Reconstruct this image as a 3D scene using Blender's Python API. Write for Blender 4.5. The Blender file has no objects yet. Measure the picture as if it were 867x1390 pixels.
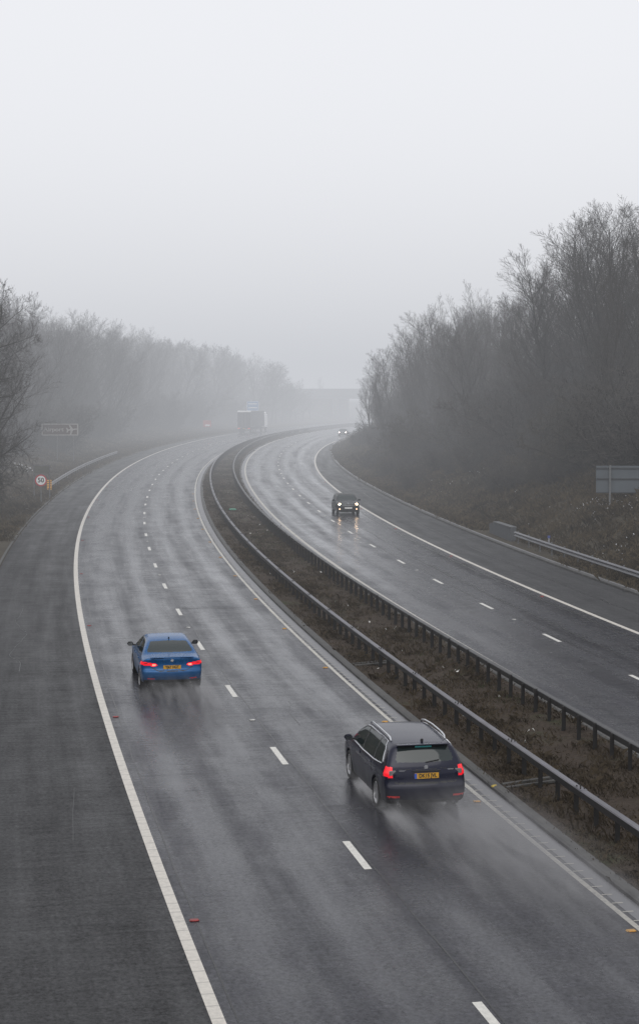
import bpy, math, random
import numpy as np
from mathutils import Vector, Matrix
random.seed(7); RNG = np.random.default_rng(11)
R = math.radians
SC = bpy.context.scene
COL = SC.collection
# ------------------------------------------------------------------ helpers
def link(o, parent=None):
    COL.objects.link(o)
    if parent is not None: o.parent = parent
    return o
def tag(o, label=None, cat=None, group=None, kind=None):
    if label: o['label'] = label
    if cat: o['category'] = cat
    if group: o['group'] = group
    if kind: o['kind'] = kind
    return o
def empty(name, loc=(0, 0, 0), rz=0.0):
    o = bpy.data.objects.new(name, None); COL.objects.link(o)
    o.empty_display_size = 0.2
    o.location = loc; o.rotation_euler = (0, 0, rz); return o
def np_mesh(name, V, Q, smooth=False, mats=None, uv=None, midx=None):
    """mesh from arrays: V (n,3), Q (m,4) or (m,3)"""
    V = np.asarray(V, np.float32).reshape(-1, 3); Q = np.asarray(Q, np.int32)
    me = bpy.data.meshes.new(name); k = Q.shape[1]
    me.vertices.add(len(V)); me.vertices.foreach_set('co', V.ravel())
    me.loops.add(Q.size); me.loops.foreach_set('vertex_index', Q.ravel())
    me.polygons.add(len(Q)); me.polygons.foreach_set('loop_start', np.arange(0, Q.size, k, dtype=np.int32))
    if uv is not None:
        l = me.uv_layers.new(name='UVMap'); l.data.foreach_set('uv', np.asarray(uv, np.float32)[Q.ravel()].ravel())
    if midx is not None: me.polygons.foreach_set('material_index', np.asarray(midx, np.int32))
    for m in (mats or []): me.materials.append(m)
    me.update(calc_edges=True); me.validate()
    me.polygons.foreach_set('use_smooth', np.full(len(me.polygons), smooth))
    return me
def obj(name, me, parent=None, loc=None):
    o = bpy.data.objects.new(name, me); link(o, parent)
    if loc is not None: o.location = loc
    return o
class MB:
    """collects boxes, tubes, lathes, prisms into one mesh"""
    def __init__(s): s.v = []; s.f = []
    def add(s, vs, fs):
        b = len(s.v); s.v += [tuple(map(float, p)) for p in vs]; s.f += [tuple(b + i for i in f) for f in fs]; return s
    def box(s, c, d, rz=0.0, rx=0.0, bev=0.0):
        x, y, z = d[0] / 2, d[1] / 2, d[2] / 2
        M = Matrix.Translation(c) @ Matrix.Rotation(rz, 4, 'Z') @ Matrix.Rotation(rx, 4, 'X')
        if bev <= 0:
            P = [(-x, -y, -z), (x, -y, -z), (x, y, -z), (-x, y, -z), (-x, -y, z), (x, -y, z), (x, y, z), (-x, y, z)]
            F = [(0, 3, 2, 1), (4, 5, 6, 7), (0, 1, 5, 4), (1, 2, 6, 5), (2, 3, 7, 6), (3, 0, 4, 7)]
        else:
            b = bev; P = []
            for zz, i in ((-z, b), (-z + b, 0), (z - b, 0), (z, b)):
                xx, yy = x - i, y - i; c2 = b
                P += [(-xx + c2, -yy, zz), (xx - c2, -yy, zz), (xx, -yy + c2, zz), (xx, yy - c2, zz), (xx - c2, yy, zz), (-xx + c2, yy, zz), (-xx, yy - c2, zz), (-xx, -yy + c2, zz)]
            F = [tuple(range(7, -1, -1)), tuple(range(24, 32))]
            for r in range(3):
                for k in range(8):
                    F.append((r * 8 + k, r * 8 + (k + 1) % 8, r * 8 + 8 + (k + 1) % 8, r * 8 + 8 + k))
        return s.add([M @ Vector(p) for p in P], F)
    def tube(s, pts, r, n=8, cap=True):
        pts = [Vector(p) for p in pts]; rs = r if isinstance(r, (list, tuple)) else [r] * len(pts)
        V = []; F = []; prev = None
        for i, p in enumerate(pts):
            t = (pts[min(i + 1, len(pts) - 1)] - pts[max(i - 1, 0)]).normalized()
            a = Vector((0, 0, 1)) if abs(t.z) < .9 else Vector((1, 0, 0))
            if prev is not None and prev.cross(t).length > .1: a = prev
            u = (a - t * a.dot(t)).normalized(); w = t.cross(u); prev = u
            for k in range(n):
                an = 2 * math.pi * k / n; V.append(p + (u * math.cos(an) + w * math.sin(an)) * rs[i])
        for i in range(len(pts) - 1):
            for k in range(n): F.append((i * n + k, i * n + (k + 1) % n, (i + 1) * n + (k + 1) % n, (i + 1) * n + k))
        if cap: F.append(tuple(range(n - 1, -1, -1))); F.append(tuple((len(pts) - 1) * n + k for k in range(n)))
        return s.add(V, F)
    def lathe(s, prof, n=32, axis='x', c=(0, 0, 0), close=False):
        """prof: (axial, radius)"""
        V = []; F = []; m = len(prof)
        for k in range(n):
            a = 2 * math.pi * k / n
            for t, r in prof:
                q = (t, r * math.cos(a), r * math.sin(a)) if axis == 'x' else ((r * math.cos(a), t, r * math.sin(a)) if axis == 'y' else (r * math.cos(a), r * math.sin(a), t))
                V.append((q[0] + c[0], q[1] + c[1], q[2] + c[2]))
        for k in range(n):
            for j in range(m if close else m - 1):
                j2 = (j + 1) % m; k2 = (k + 1) % n
                F.append((k * m + j, k2 * m + j, k2 * m + j2, k * m + j2))
        return s.add(V, F)
    def prism(s, poly, h, M=None):
        """poly 2D (x,y) extruded 0..h in z, then transformed by M"""
        n = len(poly); M = M or Matrix.Identity(4)
        V = [M @ Vector((p[0], p[1], 0)) for p in poly] + [M @ Vector((p[0], p[1], h)) for p in poly]
        F = [tuple(range(n - 1, -1, -1)), tuple(range(n, 2 * n))] + [(k, (k + 1) % n, n + (k + 1) % n, n + k) for k in range(n)]
        return s.add(V, F)
    def mesh(s, name, mat, smooth=False):
        me = bpy.data.meshes.new(name); me.from_pydata(s.v, [], s.f)
        import bmesh
        bm = bmesh.new(); bm.from_mesh(me); bmesh.ops.recalc_face_normals(bm, faces=bm.faces); bm.to_mesh(me); bm.free()
        me.materials.append(mat)
        if smooth:
            me.polygons.foreach_set('use_smooth', [True] * len(me.polygons))
            me.set_sharp_from_angle(angle=R(42))
        return me
    def build(s, name, mat, parent=None, loc=None, smooth=False): return obj(name, s.mesh(name, mat, smooth), parent, loc)

# ------------------------------------------------------------------ materials
def nodes(name):
    m = bpy.data.materials.new(name); m.use_nodes = True; nt = m.node_tree
    return m, nt, nt.nodes['Principled BSDF'], nt.nodes['Material Output']
def N(nt, t, **k):
    n = nt.nodes.new(t)
    for a, b in k.items():
        if a.startswith('_'): setattr(n, a[1:], b)
        else: n.inputs[a.replace('_', ' ')].default_value = b
    return n
def ramp(nt, fac, stops):
    r = nt.nodes.new('ShaderNodeValToRGB'); e = r.color_ramp.elements
    while len(e) < len(stops): e.new(0.5)
    for x, (p, c) in zip(e, stops): x.position = p; x.color = (*c, 1) if len(c) == 3 else c
    nt.links.new(fac, r.inputs['Fac']); return r
def maprange(nt, val, a, b, c, d):
    n = nt.nodes.new('ShaderNodeMapRange'); nt.links.new(val, n.inputs['Value'])
    for k, v in zip(('From Min', 'From Max', 'To Min', 'To Max'), (a, b, c, d)): n.inputs[k].default_value = v
    return n.outputs['Result']
def math_(nt, op, a, b=None):
    n = nt.nodes.new('ShaderNodeMath'); n.operation = op
    for i, x in enumerate((a, b)):
        if x is None: continue
        if isinstance(x, (int, float)): n.inputs[i].default_value = x
        else: nt.links.new(x, n.inputs[i])
    return n.outputs[0]
def mixc(nt, fac, a, b):
    n = nt.nodes.new('ShaderNodeMix'); n.data_type = 'RGBA'
    for i, x in ((0, fac), (6, a), (7, b)):
        if isinstance(x, (int, float)): n.inputs[i].default_value = x
        elif isinstance(x, tuple): n.inputs[i].default_value = (*x, 1) if len(x) == 3 else x
        else: nt.links.new(x, n.inputs[i])
    return n.outputs[2]
def simple(name, c, rough=.5, metal=0., spec=.5, var=.25, scale=6., bump=0., coat=0., emis=None, estr=0., dirt=None, coords='Object'):
    """principled with noise variation of colour and roughness"""
    m, nt, b, o = nodes(name)
    tc = nt.nodes.new('ShaderNodeTexCoord')
    nz = N(nt, 'ShaderNodeTexNoise', Scale=scale, Detail=6., Roughness=.6); nt.links.new(tc.outputs[coords], nz.inputs['Vector'])
    lo = tuple(x * (1 - var) for x in c); hi = tuple(min(1, x * (1 + var)) for x in c)
    r = ramp(nt, nz.outputs['Fac'], [(.3, lo), (.7, hi)])
    colr = r.outputs[0]
    if dirt:
        geo = nt.nodes.new('ShaderNodeSeparateXYZ'); nt.links.new(tc.outputs['Object'], geo.inputs[0])
        f = maprange(nt, geo.outputs['Z'], dirt[1], dirt[2], dirt[3], 0.)
        colr = mixc(nt, f, colr, dirt[0])
    nt.links.new(colr, b.inputs['Base Color'])
    nt.links.new(maprange(nt, nz.outputs['Fac'], .3, .7, max(.02, rough * .8), min(1, rough * 1.2)), b.inputs['Roughness'])
    b.inputs['Metallic'].default_value = metal; b.inputs['Specular IOR Level'].default_value = spec
    b.inputs['Coat Weight'].default_value = coat; b.inputs['Coat Roughness'].default_value = .06
    if emis: b.inputs['Emission Color'].default_value = (*emis, 1); b.inputs['Emission Strength'].default_value = estr
    if bump:
        bp = N(nt, 'ShaderNodeBump', Strength=bump, Distance=.02); nt.links.new(nz.outputs['Fac'], bp.inputs['Height']); nt.links.new(bp.outputs[0], b.inputs['Normal'])
    return m
def glass_mat(name, tint=(.10, .13, .125), fac=.6):
    m, nt, b, o = nodes(name)
    b.inputs['Base Color'].default_value = (.018, .027, .028, 1); b.inputs['Roughness'].default_value = .04; b.inputs['Specular IOR Level'].default_value = .6
    t = N(nt, 'ShaderNodeBsdfTransparent', Color=(*tint, 1)); mx = N(nt, 'ShaderNodeMixShader', Fac=fac)
    nt.links.new(t.outputs[0], mx.inputs[1]); nt.links.new(b.outputs[0], mx.inputs[2]); nt.links.new(mx.outputs[0], o.inputs['Surface'])
    return m
def volume_mat(name, dens, col, noise=None):
    """air that dims what lies behind it and carries the grey light of the overcast in it"""
    m, nt, b, o = nodes(name); nt.nodes.remove(b)
    ab = N(nt, 'ShaderNodeVolumeAbsorption', Color=(0, 0, 0, 1), Density=dens)
    em = N(nt, 'ShaderNodeEmission', Color=(*col, 1), Strength=dens)
    ad = nt.nodes.new('ShaderNodeAddShader')
    nt.links.new(ab.outputs[0], ad.inputs[0]); nt.links.new(em.outputs[0], ad.inputs[1]); nt.links.new(ad.outputs[0], o.inputs['Volume'])
    if noise:
        tc = nt.nodes.new('ShaderNodeTexCoord')
        mp = N(nt, 'ShaderNodeMapping', Scale=(4.2, .55, 3.)); nt.links.new(tc.outputs['Object'], mp.inputs['Vector'])
        nz = N(nt, 'ShaderNodeTexNoise', Scale=noise, Detail=4., Roughness=.6); nt.links.new(mp.outputs[0], nz.inputs['Vector'])
        sep = nt.nodes.new('ShaderNodeSeparateXYZ'); nt.links.new(tc.outputs['Generated'], sep.inputs[0])
        # plume: denser low and near the wheel, thinning behind (Generated y=1 is at the wheel)
        f = maprange(nt, nz.outputs['Fac'], .38, .68, .0, 1.8)
        fy = math_(nt, 'POWER', math_(nt, 'MAXIMUM', sep.outputs['Y'], 0.), .8)
        fx = math_(nt, 'SUBTRACT', 1., math_(nt, 'POWER', math_(nt, 'ABSOLUTE', maprange(nt, sep.outputs['X'], 0, 1, -1, 1)), 2.))
        fz = math_(nt, 'POWER', math_(nt, 'SUBTRACT', 1., math_(nt, 'MINIMUM', sep.outputs['Z'], 1.)), 1.3)
        fe = math_(nt, 'MINIMUM', math_(nt, 'MULTIPLY', math_(nt, 'SUBTRACT', 1., sep.outputs['Y']), 4.5), 1.)
        d = math_(nt, 'MULTIPLY', math_(nt, 'MULTIPLY', math_(nt, 'MULTIPLY', f, fy), math_(nt, 'MULTIPLY', fx, fz)), fe)
        d = math_(nt, 'MAXIMUM', math_(nt, 'MULTIPLY', d, dens), 0.)
        nt.links.new(d, ab.inputs['Density']); nt.links.new(d, em.inputs['Strength'])
        m.cycles.volume_step_rate = .6
    return m

def road_mat(name, base, tracks, rlo, rhi, grain=1., spec=.25):
    """wet asphalt; UV is (distance along, distance across) in metres"""
    m, nt, b, o = nodes(name)
    uv = nt.nodes.new('ShaderNodeUVMap'); uv.uv_map = 'UVMap'
    sep = nt.nodes.new('ShaderNodeSeparateXYZ'); nt.links.new(uv.outputs[0], sep.inputs[0])
    mp = N(nt, 'ShaderNodeMapping', Scale=(.06, 1.6, 1)); nt.links.new(uv.outputs[0], mp.inputs['Vector'])
    st = N(nt, 'ShaderNodeTexNoise', Scale=1., Detail=5., Roughness=.6); nt.links.new(mp.outputs[0], st.inputs['Vector'])      # streaks along the lane
    mp2 = N(nt, 'ShaderNodeMapping', Scale=(.35, .8, 1)); nt.links.new(uv.outputs[0], mp2.inputs['Vector'])
    bl = N(nt, 'ShaderNodeTexNoise', Scale=1., Detail=6., Roughness=.65); nt.links.new(mp2.outputs[0], bl.inputs['Vector'])    # blotches
    gr = N(nt, 'ShaderNodeTexNoise', Scale=11., Detail=6., Roughness=.85); nt.links.new(uv.outputs[0], gr.inputs['Vector'])    # aggregate
    mp3 = N(nt, 'ShaderNodeMapping', Scale=(5.5, .9, 1)); nt.links.new(uv.outputs[0], mp3.inputs['Vector'])
    rip = N(nt, 'ShaderNodeTexNoise', Scale=1., Detail=3., Roughness=.6); nt.links.new(mp3.outputs[0], rip.inputs['Vector'])   # brushed ripples across
    tr = None
    for t in tracks:
        d = math_(nt, 'SUBTRACT', sep.outputs['Y'], t)
        g = math_(nt, 'POWER', 2.718, math_(nt, 'MULTIPLY', math_(nt, 'MULTIPLY', d, d), -5.))
        tr = g if tr is None else math_(nt, 'ADD', tr, g)
    if tr is None: tr = math_(nt, 'MULTIPLY', st.outputs['Fac'], 0.)
    wet = math_(nt, 'ADD', math_(nt, 'MULTIPLY', tr, .34), math_(nt, 'ADD', maprange(nt, st.outputs['Fac'], .3, .7, 0, .45), maprange(nt, bl.outputs['Fac'], .3, .7, 0, .35)))
    k = maprange(nt, gr.outputs['Fac'], .3, .7, max(0., 1 - .7 * grain), 1 + .9 * grain)
    k2 = math_(nt, 'MULTIPLY', k, maprange(nt, bl.outputs['Fac'], .3, .7, 1.18, .82))
    k2 = math_(nt, 'MULTIPLY', k2, maprange(nt, rip.outputs['Fac'], .3, .7, 1.35, .65))
    cm = N(nt, 'ShaderNodeVectorMath', _operation='SCALE'); cm.inputs[0].default_value = base; nt.links.new(k2, cm.inputs['Scale'])
    nt.links.new(cm.outputs[0], b.inputs['Base Color'])
    nt.links.new(math_(nt, 'ADD', maprange(nt, wet, 0., 1., rhi, rlo), maprange(nt, rip.outputs['Fac'], .3, .7, -.07, .07)), b.inputs['Roughness'])
    # the film of water is broken up by the stones and by the spray blown across the lanes
    sk_ = math_(nt, 'MULTIPLY', maprange(nt, gr.outputs['Fac'], .35, .65, .45, 1.55), maprange(nt, rip.outputs['Fac'], .32, .68, .62, 1.38))
    sk_ = math_(nt, 'MULTIPLY', sk_, maprange(nt, bl.outputs['Fac'], .3, .7, .75, 1.25))
    sk_ = math_(nt, 'MULTIPLY', sk_, maprange(nt, wet, .1, .95, .62, 1.55))      # the wheel tracks hold the water
    nt.links.new(math_(nt, 'MULTIPLY', sk_, spec), b.inputs['Specular IOR Level']); b.inputs['Specular Tint'].default_value = (.93, .945, 1., 1)
    h = math_(nt, 'ADD', math_(nt, 'MULTIPLY', gr.outputs['Fac'], 1.), math_(nt, 'MULTIPLY', rip.outputs['Fac'], .5))
    bp = N(nt, 'ShaderNodeBump', Strength=.24 * grain, Distance=.012); nt.links.new(h, bp.inputs['Height']); nt.links.new(bp.outputs[0], b.inputs['Normal'])
    return m
def paint_mat(name, c, worn=.25, rib=0.):
    m, nt, b, o = nodes(name)
    uv = nt.nodes.new('ShaderNodeUVMap'); uv.uv_map = 'UVMap'
    n1 = N(nt, 'ShaderNodeTexNoise', Scale=9., Detail=6., Roughness=.7); nt.links.new(uv.outputs[0], n1.inputs['Vector'])
    n2 = N(nt, 'ShaderNodeTexNoise', Scale=.9, Detail=3.); nt.links.new(uv.outputs[0], n2.inputs['Vector'])
    f = math_(nt, 'MULTIPLY', maprange(nt, n1.outputs['Fac'], .42, .75, 0, 1.), maprange(nt, n2.outputs['Fac'], .3, .7, worn * .5, worn * 1.5))
    f = math_(nt, 'MINIMUM', f, 1.)
    col = mixc(nt, f, c, (.10, .10, .10))
    if rib:   # the joint between the raised ribs, every half metre
        sep = nt.nodes.new('ShaderNodeSeparateXYZ'); nt.links.new(uv.outputs[0], sep.inputs[0])
        fr = math_(nt, 'FRACT', math_(nt, 'MULTIPLY', sep.outputs['X'], 2.))
        g = math_(nt, 'LESS_THAN', fr, .09)
        col = mixc(nt, math_(nt, 'MULTIPLY', g, rib), col, (.2, .19, .18))
    nt.links.new(col, b.inputs['Base Color']); b.inputs['Roughness'].default_value = .45
    return m
def ground_mat(name, stops, scale, bump=.6, fine=14.):
    m, nt, b, o = nodes(name)
    tc = nt.nodes.new('ShaderNodeTexCoord')
    n1 = N(nt, 'ShaderNodeTexNoise', Scale=scale, Detail=8., Roughness=.65); nt.links.new(tc.outputs['Object'], n1.inputs['Vector'])
    n2 = N(nt, 'ShaderNodeTexNoise', Scale=fine, Detail=6., Roughness=.75); nt.links.new(tc.outputs['Object'], n2.inputs['Vector'])
    r = ramp(nt, n1.outputs['Fac'], stops)
    k = maprange(nt, n2.outputs['Fac'], .3, .7, .45, 1.6)
    cm = N(nt, 'ShaderNodeVectorMath', _operation='SCALE'); nt.links.new(r.outputs[0], cm.inputs[0]); nt.links.new(k, cm.inputs['Scale'])
    nt.links.new(cm.outputs[0], b.inputs['Base Color']); b.inputs['Roughness'].default_value = .9; b.inputs['Specular IOR Level'].default_value = .2
    bp = N(nt, 'ShaderNodeBump', Strength=bump, Distance=.08); nt.links.new(n2.outputs['Fac'], bp.inputs['Height']); nt.links.new(bp.outputs[0], b.inputs['Normal'])
    return m

# ------------------------------------------------------------------ road axis (the lane line of the carriageway going away)
KN = [-120, -40, 0, 30, 60, 90, 120, 150, 180, 210, 250, 300, 420, 520, 2000]
KV = [1.09, 1.092, 1.042, .993, 1.19, 1.094, .76, 1.043, .961, .998, 1.264, 1.591, 1.7, 0., 0.]
S = np.arange(-120., 1500.5, 1.)
_k = np.interp(S, KN, KV) * 1e-3
_th = np.concatenate([[0], np.cumsum((_k[1:] + _k[:-1]) / 2)]); I0 = int(np.searchsorted(S, 0)); _th = _th - _th[I0] - .204
_X = np.concatenate([[0], np.cumsum((np.sin(_th)[1:] + np.sin(_th)[:-1]) / 2)]); _Y = np.concatenate([[0], np.cumsum((np.cos(_th)[1:] + np.cos(_th)[:-1]) / 2)])
_X = _X - _X[I0] + 2.19; _Y = _Y - _Y[I0] + 25.
def P(s, d, z=0.):
    s = np.asarray(s, float); t = np.interp(s, S, _th)
    return np.interp(s, S, _X) + d * np.cos(t), np.interp(s, S, _Y) - d * np.sin(t), np.zeros_like(s) + z
def P1(s, d, z=0.):
    x, y, z = P(np.array([s]), d, z); return Vector((float(x[0]), float(y[0]), float(z[0])))
def heading(s): return float(np.interp(s, S, _th))
OFF = dict(LE=(-3.83, -.24, -.07), RE=(3.69, .08, .16), NR=(5.11, .2, .01), FR=(7.9, .13, -.17), RL=(9.08, .06, -.1), LL=(0, 0, 0), ML=(12.71, -.026, 0),
           RR=(16.34, -.65, .60), RK=(20.37, -.24, -.10), LK=(-7.99, .24, .09))
def D(n, s):
    q = np.clip(np.asarray(s, float), -60, 330) / 100; a, b, c = OFF[n]; return a + b * q + c * q * q
def to_sd(x, y):
    i = ((_X - x) ** 2 + (_Y - y) ** 2).argmin(); t = _th[i]
    return S[i], (x - _X[i]) * math.cos(t) - (y - _Y[i]) * math.sin(t)
CAMH, FPX, VH = 9.048, 2292.4, 525.66
def smooth01(x): x = np.clip(x, 0, 1); return x * x * (3 - 2 * x)
def vnoise(x, y, seed=0):
    """smooth value noise"""
    r = np.random.default_rng(seed).random((64, 64)); xi = np.floor(x).astype(int); yi = np.floor(y).astype(int); fx = smooth01(x - xi); fy = smooth01(y - yi)
    g = lambda a, b: r[a % 64, b % 64]
    return (g(xi, yi) * (1 - fx) + g(xi + 1, yi) * fx) * (1 - fy) + (g(xi, yi + 1) * (1 - fx) + g(xi + 1, yi + 1) * fx) * fy
def GZ(s, d):
    """ground height at (s, d)"""
    s = np.asarray(s, float); d = np.asarray(d, float)
    rk = D('RK', s); lk = D('LK', s); z = np.full(np.broadcast(s, d).shape, -.05)
    e = d - (rk + .3)
    near = smooth01((s - 130) / 60)                     # bank comes closer to the kerb further on
    st = 1.6 * (1 - near) + .5 * near
    zr = .10 + .03 * np.clip(e, 0, 4) + np.clip(e - st, 0, 16) * .44
    z = np.where(e > 0, zr, z)
    el = (lk - .25) - d
    zl = .06 + .05 * np.clip(el, 0, 5) + np.clip(el - 5, 0, 14) * (.30 + .40 * (1 - smooth01((s - 55) / 45)))  # mostly unseen near bank, steepened to darken the reflections on the car sides
    z = np.where(el > 0, zl, z)
    bump = (vnoise(s * .35, d * .35, 1) - .5) * .5 + (vnoise(s * 1.1, d * 1.1, 2) - .5) * .22
    z = z + np.where(e > .6, bump * np.clip((e - .6) / 3, 0, 1), 0) + np.where(el > .6, bump * .7 * np.clip((el - .6) / 3, 0, 1), 0)
    me, mf = D('RE', s) + .62, D('RL', s) - .5
    inm = (d > me) & (d < mf)
    c = np.clip((d - me) / (mf - me), 0, 1)
    z = np.where(inm, .085 - .08 * np.sin(c * np.pi) + (vnoise(s * 1.3, d * 1.3, 3) - .5) * .07, z)
    return z
def strip(name, s0, s1, fa, fb, z, mat, step=1., nd=2, kind='structure'):
    s = np.arange(s0, s1 + .01, step); V = []; UV = []
    for j in range(nd):
        t = j / (nd - 1); d = fa(s) * (1 - t) + fb(s) * t
        x, y, zz = P(s, d, z); V.append(np.stack([x, y, zz], 1)); UV.append(np.stack([s, d], 1))
    V = np.stack(V, 1).reshape(-1, 3); UV = np.stack(UV, 1).reshape(-1, 2); n = len(s)
    i = (np.arange(n - 1)[:, None] * nd + np.arange(nd - 1)[None]).ravel()
    Q = np.stack([i, i + 1, i + nd + 1, i + nd], 1)
    o = obj(name, np_mesh(name, V, Q, True, [mat], UV)); tag(o, kind=kind); return o

# ------------------------------------------------------------------ the setting
M_LANE = road_mat('wet_lanes', (.021, .021, .026), [-2.75, -1.05, .95, 2.65], .12, .46, 1., .20)
M_LANE2 = road_mat('wet_lanes_oncoming', (.020, .020, .025), [10.1, 11.7, 13.6, 15.4], .07, .44, 1., .16)
M_SHO = road_mat('shoulder_asphalt', (.024, .024, .025), [], .34, .60, 1.2, .145)
M_WHITE = paint_mat('white_line', (.52, .49, .44), .35, .45)
M_WHITE_OLD = paint_mat('worn_white_line', (.44, .42, .37), .8, .3)
M_DASH = paint_mat('white_dash', (.56, .55, .51), .4)
M_CHAN = paint_mat('concrete_channel', (.14, .14, .15), .45)
M_KERB = simple('kerb_concrete', (.055, .054, .052), .75, var=.6, scale=2.2, bump=.5)
M_GROUND = ground_mat('verge_ground', [(.25, (.030, .024, .018)), (.5, (.050, .042, .030)), (.75, (.062, .056, .036))], .5)
M_SOIL = ground_mat('median_soil', [(.28, (.029, .021, .015)), (.45, (.046, .034, .025)), (.58, (.052, .040, .030)), (.72, (.040, .046, .020))], .45, 1., 9.)
M_TUFT = simple('dead_grass', (.050, .039, .026), .85, var=.6, scale=.9, coords='Object', spec=.2)
M_TUFT2 = simple('bank_growth', (.058, .045, .028), .85, var=.65, scale=.35, spec=.2)
M_SNOW = simple('old_snow', (.42, .43, .45), .7, var=.35, scale=9.)

SE = 640.
f = lambda n, o=0.: (lambda s: D(n, s) + o)
strip('road', -60, SE, f('LE', -.1), f('RE', .1), 0., M_LANE, nd=5)
strip('hard_shoulder', -60, SE, f('LK'), f('LE', -.1), 0.0, M_SHO, nd=4)
strip('road', -60, SE, f('RL', -.1), f('RR', .1), 0., M_LANE2, nd=5)
strip('hard_shoulder', -60, SE, f('RR', .1), f('RK', -.15), 0.0, M_SHO, nd=4)
strip('drainage_channel', -60, SE, f('RE', .1), f('RE', .42), 0.004, M_CHAN)
strip('drainage_channel', -60, SE, f('RL', -.45), f('RL', -.1), 0.004, M_CHAN)
def kerb(name, n, a, b, h, seg=None):
    """raised kerb strip with a sloped face"""
    s = np.arange(-60, SE + .1, 1.5); prof = [(a, -.03), (a, h * .7), (a + .05, h), (b, h), (b, -.03)]
    V = []; UV = []
    for q, z in prof:
        x, y, zz = P(s, D(n, s) + q, z); V.append(np.stack([x, y, zz], 1)); UV.append(np.stack([s, s * 0 + q], 1))
    k = len(prof); V = np.stack(V, 1).reshape(-1, 3); UV = np.stack(UV, 1).reshape(-1, 2)
    i = (np.arange(len(s) - 1)[:, None] * k + np.arange(k - 1)[None]).ravel()
    o = obj(name, np_mesh(name, V, np.stack([i, i + k, i + k + 1, i + 1], 1), False, [M_KERB], UV)); tag(o, kind='structure')
kerb('kerb', 'RE', .42, .64, .10)
kerb('kerb', 'RL', -.62, -.45, .10)
kerb('kerb', 'RK', -.15, .16, .12)
kerb('kerb', 'LK', -.14, 0., .05)
strip('drainage_channel', -60, 330, f('RK', .0), f('RK', .15), .124, M_CHAN)
strip('edge_line', -60, SE, f('LE', -.1), f('LE', .1), .004, M_WHITE)
strip('edge_line', -60, SE, f('RE', -.10), f('RE', .01), .004, M_WHITE_OLD)
strip('edge_line', -60, SE, f('RL', -.09), f('RL', .09), .004, M_WHITE_OLD)
strip('edge_line', -60, SE, f('RR', -.1), f('RR', .1), .004, M_WHITE)
def dashes(name, n, s0, per, ln, w, z, mat, dirn=1, smax=480, off=0., step=1.0):
    V = []; Q = []; UV = []; s = s0
    while s < smax:
        for a, dd in ((s - ln / 2, -w / 2), (s - ln / 2, w / 2), (s + ln / 2, w / 2), (s + ln / 2, -w / 2)):
            d = float(D(n, a)) + off + dd; p = P1(a, d, z); V.append(p[:]); UV.append((a, d))
        b = len(V) - 4; Q.append((b, b + 1, b + 2, b + 3)); s += per
    o = obj(name, np_mesh(name, V, Q, False, [mat], UV)); tag(o, kind='structure')
dashes('lane_line', 'LL', 7.397 - 27, 9., 2.0, .15, .004, M_DASH)
# the oncoming side: its spacing is measured along its own line
dashes('lane_line', 'ML', (24.62 - .0) * 1.0 / (1 - 12.7 * 1.08e-3) - 36.5, 9.125, 2.0, .15, .004, M_DASH)
dashes('rumble_ribs', 'RE', -20., .5, .05, .20, .008, M_WHITE_OLD, smax=90, off=.12)

# ground: one sheet following the road axis out to the horizon
def ground():
    s = np.concatenate([np.arange(-120, 40, 2.), np.arange(40, 380, 1.25), np.arange(380, 700, 5), np.arange(700, 1500, 40.)])
    cols = [('a', v) for v in (-600, -400, -250, -150, -100, -70, -55)] + [('L', v) for v in np.concatenate([np.arange(-34, -12, 2.), np.arange(-12, -1, .8), [-.6, -.26]])] + [('L', .3)]
    cols += [('RE', .1), ('RE', .61), ('RE', .64), ('RE', 1.1), ('RE', 1.6), ('RE', 2.1), ('RE', 2.6), ('RE', 3.1), ('RE', 3.6), ('RE', 4.1), ('RL', -.9), ('RL', -.52), ('RL', -.49), ('RL', .1)]
    cols += [('R', -.2), ('R', .31)] + [('R', v) for v in np.concatenate([[.7, 1.2], np.arange(1.8, 14, .8), np.arange(14, 44, 2.)])] + [('a', v) for v in (75, 100, 150, 250, 400, 600)]
    V = []; 
    for t, v in cols:
        d = np.full_like(s, v) if t == 'a' else D({'L': 'LK', 'R': 'RK'}.get(t, t), s) + v
        V.append(np.stack([*P(s, d, 0.)[:2], GZ(s, d)], 1))
    k = len(cols); V = np.stack(V, 1).reshape(-1, 3); i = (np.arange(len(s) - 1)[:, None] * k + np.arange(k - 1)[None]).ravel()
    Q = np.stack([i, i + 1, i + k + 1, i + k], 1)
    j = (i % k)
    a = next(n for n, c in enumerate(cols) if c[0] == 'RE'); b = max(n for n, c in enumerate(cols) if c[0] == 'RL')
    o = obj('ground', np_mesh('ground', V, Q, True, [M_GROUND, M_SOIL], None, ((j >= a) & (j < b)).astype(int))); tag(o, kind='structure')
ground()

def seam(name, q, s0, s1, w, mat, wob=.03, z=.004):
    """a thin wandering strip lying on the asphalt"""
    s = np.arange(s0, s1, .5); wv = (vnoise(s * .6, s * 0 + w * 50, 9) - .5) * wob * 2; V = []; UV = []
    for e in (-w / 2, w / 2):
        d = (q(s) if callable(q) else q) + wv + e; V.append(np.stack(P(s, d, z), 1)); UV.append(np.stack([s, d], 1))
    V = np.stack(V, 1).reshape(-1, 3); UV = np.stack(UV, 1).reshape(-1, 2); i = np.arange(len(s) - 1) * 2
    tag(obj(name, np_mesh(name, V, np.stack([i, i + 1, i + 3, i + 2], 1), False, [mat], UV)), kind='structure')
M_SEAL = simple('bitumen_seal', (.008, .008, .009), .3, spec=.25, var=.3)
M_SCAR = simple('pale_scrape', (.055, .055, .058), .6, var=.3)
seam('road_joint', .16, -30, 330, .035, M_SEAL); seam('road_joint', 12.95, 0, 330, .035, M_SEAL); seam('road_joint', -3.55, -30, 200, .03, M_SEAL, .02)
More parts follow.
